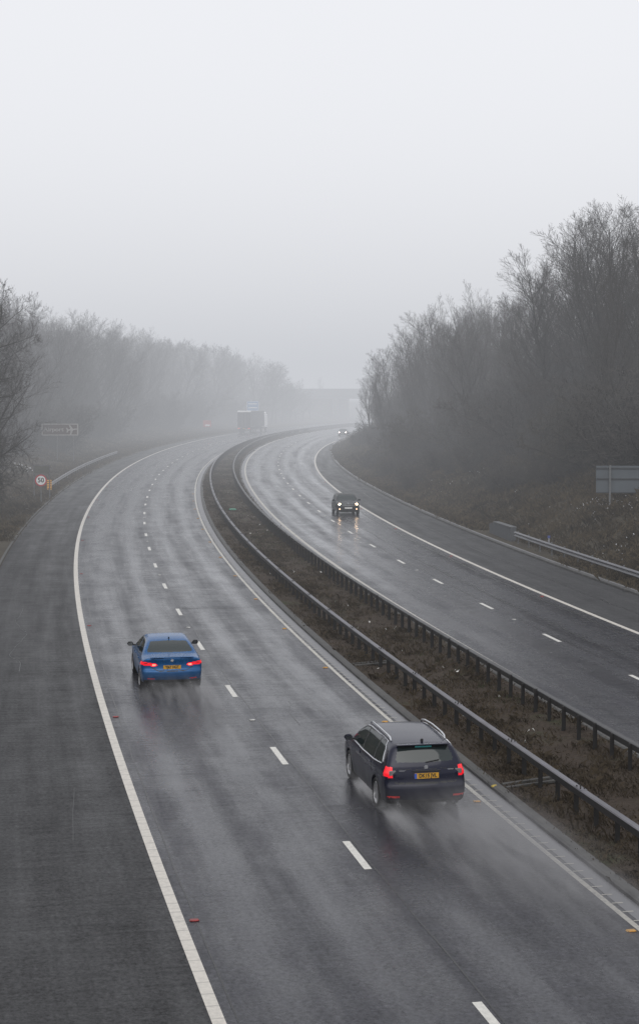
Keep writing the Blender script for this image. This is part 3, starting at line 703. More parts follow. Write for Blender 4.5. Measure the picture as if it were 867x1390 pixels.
TREES = [tree_proto('bare_tree', dict(seed=3, H=13, r0=.17, nchild=(18, 10, 7, 3), ratio=(.46, .52, .60, .8), ang=(42, 38, 34, 26), up=.07, start=(.2, .15, .12, .15), wob=.06, twig=.008), M_BARK, M_TWIG),
         tree_proto('bare_tree', dict(seed=5, H=12, r0=.20, nchild=(15, 11, 7, 3), ratio=(.62, .50, .60, .8), ang=(36, 36, 32, 26), up=.08, start=(.14, .18, .12, .15), wob=.06, twig=.008), M_BARK, M_TWIG),
         tree_proto('bare_tree', dict(seed=8, H=14, r0=.15, nchild=(20, 9, 7, 3), ratio=(.40, .54, .60, .8), ang=(34, 34, 32, 24), up=.09, start=(.22, .15, .12, .15), wob=.05, twig=.008), M_BARK, M_TWIG),
         tree_proto('bare_tree', dict(seed=13, H=11, r0=.19, nchild=(15, 11, 7, 3), ratio=(.66, .52, .58, .8), ang=(46, 40, 36, 28), up=.06, start=(.12, .15, .12, .15), wob=.07, twig=.008), M_BARK, M_TWIG),
         tree_proto('bare_tree', dict(seed=17, H=13, r0=.22, nchild=(22, 11, 7, 4), ratio=(.46, .50, .55, .8), ang=(68, 48, 42, 32), up=.03, start=(.10, .15, .12, .15), wob=.10, twig=.009), M_BARK, M_TWIG)]
SHRUBS = [tree_proto('leafless_shrub', dict(seed=21, H=4.2, r0=.04, nchild=(9, 7, 6), ratio=(.5, .5, .5), ang=(45, 45, 45), up=.04, start=(.08, .1, .1), multi=16, wob=.2, twig=.010), M_BARK, M_TWIG, 'twigs'),
          tree_proto('leafless_shrub', dict(seed=27, H=3.4, r0=.035, nchild=(9, 7, 6), ratio=(.55, .5, .5), ang=(55, 50, 45), up=.0, start=(.06, .1, .1), multi=18, droop=.15, wob=.25, twig=.010), M_BARK, M_IVY, 'twigs'),
          tree_proto('leafless_shrub', dict(seed=33, H=5., r0=.045, nchild=(10, 7, 6), ratio=(.42, .5, .5), ang=(40, 42, 42), up=.08, start=(.1, .1, .1), multi=14, wob=.18, twig=.010), M_BARK, M_TWIG, 'twigs')]
USED = set()
def plant(kind, i, x, y, hgt, label, group, wide=1.0, name=None):
    lst = TREES if kind == 't' else SHRUBS; r, zs = lst[i]
    if (kind, i) in USED:
        o = r.copy(); COL.objects.link(o)
        for c in r.children: k = c.copy(); COL.objects.link(k); k.parent = o
        for key in ('group',):
            if key in o: del o[key]
    else: o = r; USED.add((kind, i))
    sc = hgt / zs; o.scale = (sc * wide, sc * wide, sc); o.rotation_euler = (0, 0, random.uniform(0, 6.28))
    o.location = (x, y, float(GZ(*to_sd(x, y))) - .05); tag(o, label, 'tree' if kind == 't' else 'shrub', group); return o
bpy.context.view_layer.update()
TR = [(470, 545), (490, 517), (510, 486), (545, 458), (575, 423), (598, 405), (620, 377), (640, 398), (655, 406), (680, 402), (705, 383), (735, 343), (765, 320), (790, 292), (830, 268), (867, 257), (1000, 235)]
TL = [(-80, 370), (0, 375), (30, 384), (60, 393), (100, 413), (130, 417), (170, 428), (200, 438), (250, 451), (300, 461), (340, 467), (365, 480), (385, 500), (402, 524), (440, 533)]
def top_z(tab, u, dep): return CAMH + (VH - np.interp(u, *zip(*tab))) / FPX * dep
def scatter(tab, s_rng, fd, u_rng, n_try, mind, kind, hr, label, group, frac=(.72, 1.0), maxn=200, wide=(.9, 1.25), placed=None, lowu=None, narrow=False, name=None):
    placed = [] if placed is None else placed; n = 0
    for _ in range(n_try):
        s = random.uniform(*s_rng); a, b = fd(s); d = random.uniform(a, b); p = P1(s, d); g = float(GZ(s, d)); u, v, dep = px((p.x, p.y, g + 3))
        if not (u_rng[0] < u < u_rng[1]): continue
        if tab is TL and dep < 205 and 35 < u < 150: continue
        if any((p.x - q[0]) ** 2 + (p.y - q[1]) ** 2 < mind ** 2 for q in placed): continue
        # the silhouette must also hold at the sides of the crown
        w = .28 * hr[1] * .5 / dep * FPX
        zt = min(top_z(tab, u + k * w, dep) for k in (-1, -.5, 0, .5, 1)); h = min(random.uniform(*frac) * (zt - g), hr[1] * random.uniform(.8, 1.05))
        if kind == 't' and tab is TR and u > 690: h *= random.uniform(.45, .72)
        if h < hr[0]: continue
        if lowu is not None and u - ((.20 if kind == 't' else .42) if s < 140 else (.36 if kind == 't' else .62)) * h / dep * FPX < lowu: continue
        i = random.randrange(4 if kind == 't' else len(SHRUBS))
        wd_ = random.uniform(*wide)
        if narrow and s > 140:
            i = 2; wd_ = .9
            if kind == 's': h = min(h, 4.6)
        o_ = plant(kind, i, p.x, p.y, h, label, group, wd_)
        if name: o_.name = name
        placed.append((p.x, p.y)); n += 1
        if n >= maxn: break
    return n
random.seed(4)
# named trees that stand out
def named(kind, i, u, dep, vtop, label, wide=1.):
    p = at(u, VH, dep); g = float(GZ(*to_sd(p.x, p.y))); h = CAMH + (VH - vtop) / FPX * dep - g; plant(kind, i, p.x, p.y, h, label, None, wide)
named('t', 1, 805, 126, 277, 'tall bare tree with ascending fans of twigs above the grey sign back', .95)
named('t', 0, 862, 122, 262, 'tallest bare tree on the bank, cut by the picture edge', 1.)
named('t', 2, 752, 134, 330, 'slim bare tree standing out on the sloping skyline of the bank', 1.25)
named('t', 3, 838, 131, 270, 'bare tree with a broad twiggy top just inside the tallest one on the bank', .9)
named('t', 0, 778, 137, 310, 'bare tree on the bank with thin branches between the slim and fanned ones', .9)
named('t', 1, 716, 144, 372, 'low domed bare tree at the lower end of the sloping skyline', .95)
named('t', 2, 822, 112, 300, 'slim bare tree with a long clear trunk directly above the sign back', .7)
named('t', 1, 895, 127, 252, 'bare tree whose crown just enters at the edge of the bank', .95)
for u_, d_, v_ in ((503, 214, 494), (517, 207, 480), (532, 202, 466), (548, 197, 452), (563, 192, 437), (578, 187, 423), (594, 184, 411), (608, 178, 396), (642, 172, 402), (660, 165, 407), (682, 160, 401), (700, 152, 391), (525, 190, 490), (555, 180, 470), (588, 174, 440), (612, 166, 425), (650, 158, 425)):
    p_ = at(u_, VH, d_); g_ = float(GZ(*to_sd(p_.x, p_.y))); plant('t', (2, 0, 1)[int(u_) % 3], p_.x, p_.y, CAMH + (VH - v_) / FPX * d_ - g_, 'bare tree in the foggy wood on the bank above the oncoming lanes', 'bare trees on the bank above the oncoming lanes', 1.0 if u_ > 520 else .8)
for u_, d_, v_ in ((362, 330, 486), (374, 338, 492), (383, 346, 500), (393, 355, 509), (402, 366, 518), (411, 376, 524), (421, 386, 528), (352, 322, 476), (368, 352, 490), (388, 340, 512)):
    for d_ in range(300, 560, 4):     # the first spot on this bearing that lies well clear of the carriageway
        p_ = at(u_, VH, d_); q_ = to_sd(p_.x, p_.y)
        if q_[1] < float(D('LK', q_[0])) - 6: break
    g_ = float(GZ(*q_)); plant('t', (3, 1, 0)[int(u_) % 3], p_.x, p_.y, max(6., CAMH + (VH - v_) / FPX * d_ - g_), 'bare tree in the foggy wood beyond the outgoing lanes', 'bare trees of the wood beyond the outgoing lanes', 1.25)
for u_, d_, v_ in ((848, 136, 262), (875, 134, 256), (792, 141, 296), (760, 146, 326), (735, 150, 350), (888, 119, 290), (812, 134, 282)):
    p_ = at(u_, VH, d_); g_ = float(GZ(*to_sd(p_.x, p_.y))); plant('t', (3, 1, 0)[int(u_) % 3], p_.x, p_.y, CAMH + (VH - v_) / FPX * d_ - g_, 'bare tree in the foggy wood on the bank above the oncoming lanes', 'bare trees on the bank above the oncoming lanes', 1.1)
named('t', 3, 622, 172, 380, 'round topped bare tree rising alone above the thicket', .8)
named('t', 4, -48, 112, 372, 'dark bare tree with branches reaching over the verge near the fifty sign', .76)
named('t', 1, -30, 116, 384, 'dark bare tree with steep branches inside the overhanging one', 1.0)
named('t', 4, -22, 124, 392, 'dark bare tree half hidden behind the tree overhanging the verge', .50)
named('t', 3, -50, 121, 385, 'dark bare tree furthest out from the verge beside the overhanging tree', .9)
named('s', 1, -34, 115, 565, 'dense dark thorn shrub under the tree overhanging the verge', .8)
named('t', 2, 434, 510, 509, 'faint bare tree in the fog before the far bridge', 1.)
pr = []
nT = scatter(TR, (70, 250), lambda s: (float(D('RK', s)) + (9 if s < 135 else 5), float(D('RK', s)) + 46), (500, 960), 6000, 3.0, 't', (6.5, 20), 'bare tree in the foggy wood on the bank above the oncoming lanes', 'bare trees on the bank above the oncoming lanes', (.84, 1.02), 108, placed=pr, lowu=486, narrow=True)
ps_ = []
nS = scatter(TR, (70, 250), lambda s: (float(D('RK', s)) + (8.5 if s < 135 else 1.8 + 2 * (s < 165)), float(D('RK', s)) + (30 if s < 135 else 24)), (476, 960), 6000, 2.1, 's', (2., 6.5), 'leafless shrub of the dense thicket on the bank above the oncoming lanes', 'leafless shrubs on the bank above the oncoming lanes', (.3, .9), 155, (1., 1.5), ps_, 484, True)
pq_ = []
nQ = scatter([(400, 300), (1000, 300)], (82, 215), lambda s: (float(D('RK', s)) + (5.5 if s < 112 else 2.2), float(D('RK', s)) + 13), (488, 960), 5000, 1.5, 's', (.9, 2.3), 'low leafless shrub on the bank between the thicket and the oncoming lanes', 'low shrubs on the bank beside the oncoming lanes', (.5, 1.), 110, (1.2, 1.7), pq_, name='low_shrub')  # low leafless shrubs, copies of the thicket shrub meshes
pl_ = []
nL = scatter(TL, (140, 400), lambda s: (float(D('LK', s)) - 46, float(D('LK', s)) - 8.5), (-40, 405), 14000, 3.1, 't', (6., 18), 'bare tree in the foggy wood beyond the outgoing lanes', 'bare trees of the wood beyond the outgoing lanes', (.86, 1.02), 148, placed=pl_)
pz_ = []
nZ = scatter(TL, (125, 390), lambda s: (float(D('LK', s)) - 26, float(D('LK', s)) - 7.5), (-40, 400), 9000, 2.2, 's', (2., 7.), 'leafless shrub at the foot of the wood beyond the outgoing lanes', 'leafless shrubs beyond the outgoing lanes', (.35, .9), 125, (1., 1.5), pz_)
print('TREES', nT, nS, nL, nZ)
#@@SPLIT
# ------------------------------------------------------------------ cars: a body surface grown from its side outline, plan and section
def seg_sdf(Yg, Zg, poly):
    """signed distance to a closed polygon (negative inside)"""
    P_ = np.array(poly, float); Q_ = np.roll(P_, -1, 0); dmin = np.full(Yg.shape, 1e9); ins = np.zeros(Yg.shape, bool)
    for (x1, y1), (x2, y2) in zip(P_, Q_):
        ex, ey = x2 - x1, y2 - y1; wx, wy = Yg - x1, Zg - y1; t = np.clip((wx * ex + wy * ey) / (ex * ex + ey * ey + 1e-12), 0, 1)
        dmin = np.minimum(dmin, (wx - ex * t) ** 2 + (wy - ey * t) ** 2)
        c = ((y1 > Zg) != (y2 > Zg)) & (Yg < (x2 - x1) * (Zg - y1) / (y2 - y1 + 1e-12) + x1); ins ^= c
    d = np.sqrt(dmin); return np.where(ins, -d, d)
def chaikin(poly, n=2):
    for _ in range(n):
        o = []
        for a, b in zip(poly, poly[1:] + poly[:1]): o += [(a[0] * .8 + b[0] * .2, a[1] * .8 + b[1] * .2), (a[0] * .2 + b[0] * .8, a[1] * .2 + b[1] * .8)]
        poly = o
    return poly
def inpoly(x, y, poly): return seg_sdf(np.asarray(x), np.asarray(y), poly) < 0
def bilin(A, i, j):
    i = np.clip(i, 0, A.shape[0] - 1.001); j = np.clip(j, 0, A.shape[1] - 1.001); a = i.astype(int); b = j.astype(int); f_ = i - a; g = j - b
    return A[a, b] * (1 - f_) * (1 - g) + A[a + 1, b] * f_ * (1 - g) + A[a, b + 1] * (1 - f_) * g + A[a + 1, b + 1] * f_ * g
def smax(a, b, k): h = np.clip(.5 - .5 * (b - a) / k, 0, 1); return b * (1 - h) + a * h + k * h * (1 - h)
def surface_nets(F, org, h):
    s = F < 0; nx, ny, nz = F.shape; acc = np.zeros((nx - 1, ny - 1, nz - 1, 3), np.float32); cnt = np.zeros((nx - 1, ny - 1, nz - 1), np.float32)
    for ax in range(3):
        sl = lambda a, o: tuple(slice(o, F.shape[q] - 1 + o) if q == ax else slice(None) for q in range(3))
        A, B = F[sl(ax, 0)], F[sl(ax, 1)]; cr = (A < 0) != (B < 0); t = np.where(cr, A / (A - B + 1e-12), 0).astype(np.float32)
        oth = [q for q in range(3) if q != ax]
        for d1 in (0, 1):
            for d2 in (0, 1):
                idx = [None] * 3; idx[ax] = slice(None); idx[oth[0]] = slice(d1, F.shape[oth[0]] - 1 + d1); idx[oth[1]] = slice(d2, F.shape[oth[1]] - 1 + d2)
                c = cr[tuple(idx)]; tt = t[tuple(idx)]
                acc[..., ax] += np.where(c, tt, 0); acc[..., oth[0]] += np.where(c, d1, 0); acc[..., oth[1]] += np.where(c, d2, 0); cnt += c
    act = cnt > 0; ids = -np.ones(act.shape, np.int64); ids[act] = np.arange(act.sum()); I = np.argwhere(act)
    V = (I + acc[act] / cnt[act][:, None]) * h + np.array(org); Qs = []
    for ax in range(3):
        o1, o2 = [(1, 2), (2, 0), (0, 1)][ax]
        sl0 = [slice(1, -1)] * 3; sl0[ax] = slice(0, -1); sl1 = [slice(1, -1)] * 3; sl1[ax] = slice(1, None)
        A, B = F[tuple(sl0)], F[tuple(sl1)]; cr = np.argwhere((A < 0) != (B < 0)); neg = (A < 0)[tuple(cr.T)]
        b = cr + np.array([0 if q == ax else 1 for q in range(3)])
        def cell(d1, d2):
            c = b.copy(); c[:, o1] += d1; c[:, o2] += d2; return ids[tuple(c.T)]
        q = np.stack([cell(-1, -1), cell(0, -1), cell(0, 0), cell(-1, 0)], 1); q[~neg] = q[~neg][:, ::-1]; Qs.append(q)
    return V, np.concatenate(Qs)
def car_body(sp):
    """field on a grid -> vertices, quads, vertex normals. x across, y forward from the rear bumper, z up"""
    h, L, W, H = sp['h'], sp['L'], sp['W'], sp['H']; m = .08
    ys = np.arange(-m, L + m, h); zs = np.arange(.1, H + m, h); xs = np.arange(-W / 2 - m, W / 2 + m, h)
    hy = h * .5; Ya = np.arange(-m - .4, L + m + .4, hy); Za = np.arange(-.05, H + .25, hy); S2 = seg_sdf(*np.meshgrid(Ya, Za, indexing='ij'), chaikin(sp['side'], 2))
    X, Y, Z = np.meshgrid(xs, ys, zs, indexing='ij'); q = (X / (W / 2)) ** 2
    rear = np.clip((1.2 - Y) / 1.2, 0, 1); front = np.clip((Y - (L - 1.3)) / 1.3, 0, 1)
    Ye = Y - sp.get('bow_r', .12) * q * rear + sp.get('bow_f', .28) * q * front; Ze = Z + sp.get('crown', .05) * q * np.clip((Z - .5) / .6, 0, 1)
    Fs = bilin(S2, (Ye - Ya[0]) / hy, (Ze - Za[0]) / hy)
    pl = np.interp(ys, *zip(*sp['plan'])); se = np.interp(zs, *zip(*sp['sect']))
    k = np.ones(9) / 9; se = np.convolve(np.pad(se, 4, 'edge'), np.ones(5) / 5, 'same')[4:-4]
    w = W / 2 * pl[None, :, None] * se[None, None, :]
    Fx = (np.abs(X) - w) * .93
    F = smax(Fs, Fx, sp.get('blend', .10))
    if sp.get('shoulder'):   # crease along the flank
        z0, amp = sp['shoulder']; F = F + amp * np.exp(-((Z - z0) / .035) ** 2) * (np.abs(X) > W * .36)
    for yw in sp['axles']:
        F = np.maximum(F, -np.maximum(np.hypot(Y - yw, Z - sp['wr']) - sp['arch'], (W / 2 - .30) - np.abs(X)))
    for rc in sp.get('recess', []):    # (function of X,Y,Z) -> depth
        F = F + rc(X, Y, Z)
    V, Q = surface_nets(F, (xs[0], ys[0], zs[0]), h)
    G = np.stack(np.gradient(F, h), -1)
    def tri(A, p):
        f_ = (p - np.array([xs[0], ys[0], zs[0]])) / h; f_ = np.clip(f_, 0, np.array(F.shape) - 1.001); i = f_.astype(int); t = f_ - i; r = 0
        for a in (0, 1):
            for b in (0, 1):
                for c in (0, 1):
                    wgt = (t[:, 0] if a else 1 - t[:, 0]) * (t[:, 1] if b else 1 - t[:, 1]) * (t[:, 2] if c else 1 - t[:, 2]); val = A[i[:, 0] + a, i[:, 1] + b, i[:, 2] + c]
                    r = r + (wgt[:, None] * val if val.ndim == 2 else wgt * val)
        return r
    for _ in range(2):
        g = tri(G, V); f_ = tri(F, V); V = V - g * (f_ / ((g ** 2).sum(1) + 1e-6))[:, None] * .8
    nrm = tri(G, V); nrm /= np.linalg.norm(nrm, axis=1, keepdims=True) + 1e-9
    return V, Q, nrm
def submesh(name, V, Q, nrm, mat, off=0.):
    u, inv = np.unique(Q.ravel(), return_inverse=True)
    me = np_mesh(name, V[u] + nrm[u] * off, inv.reshape(Q.shape), True, [mat])
    if len(me.vertices) == len(u): me.normals_split_custom_set_from_vertices(nrm[u].tolist())
    return me
M_TYRE = simple('tyre_rubber', (.012, .012, .013), .7, var=.3, scale=20.)
M_DARKP = simple('black_plastic', (.014, .014, .015), .5, var=.2)
M_CHROME = simple('bright_trim', (.62, .63, .65), .22, metal=.85, var=.08)
M_ALLOY = simple('alloy_wheel', (.40, .40, .41), .35, metal=.7, var=.15)
M_INSIDE = simple('dark_cabin', (.020, .020, .021), .8)
M_GLASS = glass_mat('car_glass', (.10, .125, .12), .86)
M_TAIL = simple('tail_light_lit', (.45, .01, .015), .2, emis=(1., .006, .02), estr=.62, coat=.2)
M_TAILHOT = simple('tail_lamp_hot', (.7, .05, .05), .2, emis=(1., .16, .10), estr=3.2)
M_LENS = simple('clear_lens', (.16, .15, .15), .15, coat=.8)
M_REFL = simple('red_reflector', (.35, .015, .015), .3, emis=(1, .02, .02), estr=.06)  # slight emission put in so the reflector glows by itself
M_PLATEY = simple('yellow_plate', (.50, .26, .015), .45, var=.12, scale=3.)
M_PLATEW = simple('white_plate', (.62, .62, .60), .45)
M_PLATEB = simple('plate_blue_band', (.02, .08, .40), .45)
M_INK = simple('plate_letters', (.02, .018, .012), .5)
M_HEAD = simple('lit_headlight', (.9, .85, .75), .2, emis=(1., .68, .42), estr=26.)
M_FOGL = simple('lit_fog_lamp', (.8, .7, .5), .2, emis=(1., .62, .38), estr=2.)
M_MIRG = simple('mirror_glass', (.10, .11, .12), .05, metal=1.)
def wheel(root, x, y, r, w, side, spokes=5, rimr=.72):
    t = MB(); hw = w / 2
    t.lathe([(-hw + .02, r * rimr), (-hw, r * .80), (-hw, r * .93), (-hw + .03, r), (hw - .03, r), (hw, r * .93), (hw, r * .80), (hw - .02, r * rimr)], 40, 'x', close=True)
    ty = t.build('wheel', M_TYRE, root, (x, y, r), True)
    o = side * (hw - .015); i = side * (hw - .10)
    rim = MB(); R_ = r * (rimr + .012)
    rim.lathe([(o, R_), (o + side * .008, R_ - .012), (o - side * .02, R_ - .03), (i, R_ - .05), (i - side * .05, R_ - .06)], 40, 'x')
    rim.lathe([(i - side * .04, 0), (i - side * .04, R_ - .055)], 24, 'x')
    rim.lathe([(o - side * .005, 0), (o - side * .005, .035), (o - side * .02, .06), (i, .075)], 20, 'x')
    for k in range(spokes):
        a = 2 * math.pi * k / spokes + .3
        for da in (-.13, .13):
            M_ = Matrix.Rotation(a + da * .4, 4, 'X'); a0 = .05; a1 = R_ - .02; q = []
            for (rad, wd, xx) in ((a0, .030, o - side * .012), (a1, .020, o - side * .004)):
                c = rad; off = da * rad * .9
                q += [M_ @ Vector((xx, off - wd, c)), M_ @ Vector((xx, off + wd, c)), M_ @ Vector((xx - side * .035, off + wd, c)), M_ @ Vector((xx - side * .035, off - wd, c))]
            rim.add(q, [(0, 1, 5, 4), (1, 2, 6, 5), (2, 3, 7, 6), (3, 0, 4, 7), (0, 3, 2, 1), (4, 5, 6, 7)])
    rim.build('rim', M_ALLOY, ty, None, True); return ty
def plate(root, txt, c, w, h, tilt, mat, band=True, face=-1):
    p = MB().box((0, 0, 0), (w, .012, h), bev=.003).build('number_plate', mat, root, c); p.rotation_euler = (tilt, 0, 0 if face < 0 else math.pi)
    x = 0
    if band: MB().box((-w / 2 + .026, -.0075, 0), (.052, .004, h - .008)).build('country_band', M_PLATEB, p); x = .026
    if txt: o = obj('lettering', text_mesh('lettering', txt, h * .98, M_INK, .001, .004), p); o.location = (x, -.008, 0); o.rotation_euler = (R(90), 0, 0); o.scale = (.86, 1, 1)
    return p
def seat(root, x, y, z):
    MB().box((x, y, z + .08), (.50, .50, .16), bev=.04).box((x, y - .28, z + .42), (.48, .14, .62), rx=R(12), bev=.04).box((x, y - .36, z + .82), (.26, .10, .18), bev=.03).build('seat', M_INSIDE, root, None, True)
def line_on_side(V, nrm, Q, pts, side, W):
    """points of a (y, z) polyline lifted on to the flank of the body"""
    c = V[(nrm[:, 0] * side > .25) & (V[:, 0] * side > .3)]; out = []
    for y, z in pts:
        k = ((c[:, 1] - y) ** 2 + (c[:, 2] - z) ** 2).argmin(); out.append((c[k, 0] + side * .006, y, z))
    return out
def dense(poly, step=.06, close=True):
    o = []; n = len(poly)
    for i in range(n if close else n - 1):
        a, b = poly[i], poly[(i + 1) % n]; k = max(1, int(math.hypot(b[0] - a[0], b[1] - a[1]) / step)); o += [(a[0] + (b[0] - a[0]) * j / k, a[1] + (b[1] - a[1]) * j / k) for j in range(k)]
    if not close: o.append(poly[-1])
    return o
def make_car(name, label, sp, paint):
    root = empty(name); tag(root, label, 'car'); V, Q, nrm = car_body(sp); yc = sp['L'] / 2; V = V - np.array([0, yc, 0])
    C = V[Q].mean(1); n = nrm[Q].mean(1); x, y, z = C[:, 0], C[:, 1] + yc, C[:, 2]; used = np.zeros(len(Q), bool)
    def take(mask):
        m = mask & ~used; used[m] = True; return Q[m]
    inner = (np.abs(x) < sp['W'] / 2 - .30 + .02) & (z < .62) & (z > .15)
    groups = []
    for nm, poly in sp['side_windows']:
        for sd in (-1, 1): groups.append((nm, inpoly(y, z, poly) & (n[:, 0] * sd > .35), M_GLASS))
    groups.append(('rear_window', inpoly(np.abs(x), z, sp['rear_window']) & (n[:, 1] < -.2) & (y < sp['L'] * .4), M_GLASS))
    groups.append(('windscreen', inpoly(np.abs(x), z, sp['windscreen']) & (n[:, 1] > .25) & (y > sp['L'] * .5), M_GLASS))
    for nm, fn, mat in sp.get('zones', []): groups.append((nm, fn(x, y, z, n), mat))
    made = {}
    for nm, mk, mat in groups:
        q = take(mk)
        if len(q): made.setdefault(nm, []).append(obj(nm, submesh(nm, V, q, nrm, mat), root))
    obj('body', submesh('body', V, Q[~used], nrm, paint), root)
    # window surrounds
    for sd in (-1, 1):
        for poly, mat, rad in sp.get('trim', []):
            MB().tube([(a, b - yc, c) for a, b, c in line_on_side(V + np.array([0, yc, 0]), nrm, Q, dense(poly, .05, False), sd, sp['W'])], rad, 6).build('window_trim', mat, root, None, True)
        for yy, zz in sp.get('handles', []):
            p = line_on_side(V + np.array([0, yc, 0]), nrm, Q, [(yy, zz)], sd, sp['W'])[0]
            MB().box((p[0] + sd * .012, p[1] - yc, p[2]), (.03, .20, .028), bev=.008).build('door_handle', sp.get('handle_mat', paint), root, None, True)
        mx, my, mz = sp['mirror']; xm = sd * mx
        m = MB(); m.box((xm, my - yc, mz), (.19, .11, .125), rz=sd * .12, bev=.045); m = m.build('door_mirror', sp.get('mirror_mat', paint), root, None, True)
        MB().box((xm, my - yc - .062, mz), (.14, .008, .085), rz=sd * .12).build('mirror_glass', M_MIRG, m)
        MB().box((xm - sd * .12, my - yc + .01, mz - .04), (.12, .05, .04)).build('mirror_arm', M_DARKP, m)
        for yw in sp['axles']: wheel(root, sd * (sp['W'] / 2 - sp['tw'] / 2 - .012), yw - yc, sp['wr'], sp['tw'], sd, sp.get('spokes', 5))
    for sx in (-.38, .38):
        seat(root, sx, sp['seats'][0] - yc, .38); seat(root, sx, sp['seats'][1] - yc, .38)
    MB().box((0, 0, .30), (sp['W'] - .5, sp['L'] - 1.0, .06)).box((0, sp['seats'][0] + .75 - yc, .78), (sp['W'] - .42, .35, .22), bev=.05).build('cabin_floor', M_INSIDE, root)
    fin = MB(); fin.prism([(-.09, 0), (.09, 0), (-.05, .07), (-.10, .065)], .03, Matrix.Translation((.015, sp['fin'][0] - yc, sp['fin'][1])) @ Matrix.Rotation(R(90), 4, 'Z') @ Matrix.Rotation(R(90), 4, 'X')); fin.build('aerial_fin', M_DARKP, root)
    return root, V, Q, nrm, yc
def drop(root, x, y, rz): root.location = (x, y, 0); root.rotation_euler = (0, 0, rz)

# ---- dark estate car in the nearer lane
def paint_car(name, c, fl, rough=.3, dirt=.5):
    m, nt, b, o = nodes(name); tc = nt.nodes.new('ShaderNodeTexCoord'); sep = nt.nodes.new('ShaderNodeSeparateXYZ'); nt.links.new(tc.outputs['Object'], sep.inputs[0])
    nz = N(nt, 'ShaderNodeTexNoise', Scale=5., Detail=6., Roughness=.65); nt.links.new(tc.outputs['Object'], nz.inputs['Vector'])
    f_ = math_(nt, 'MULTIPLY', maprange(nt, sep.outputs['Z'], .2, .85, dirt, .04), maprange(nt, nz.outputs['Fac'], .3, .7, .5, 1.3))
    nt.links.new(mixc(nt, f_, c, (.020, .019, .018)), b.inputs['Base Color']); nt.links.new(math_(nt, 'ADD', math_(nt, 'MULTIPLY', f_, .4), rough), b.inputs['Roughness'])
    b.inputs['Metallic'].default_value = fl; b.inputs['Coat Weight'].default_value = .22; b.inputs['Coat Roughness'].default_value = .03; b.inputs['Specular IOR Level'].default_value = .25; return m
M_NAVY = paint_car('dark_navy_paint', (.004, .0055, .021), .12, .24)
M_AZURE = paint_car('azure_blue_paint', (.005, .078, .225), .3, .26, .4)
M_NIGHT = paint_car('near_black_paint', (.012, .014, .018), .2, .3)
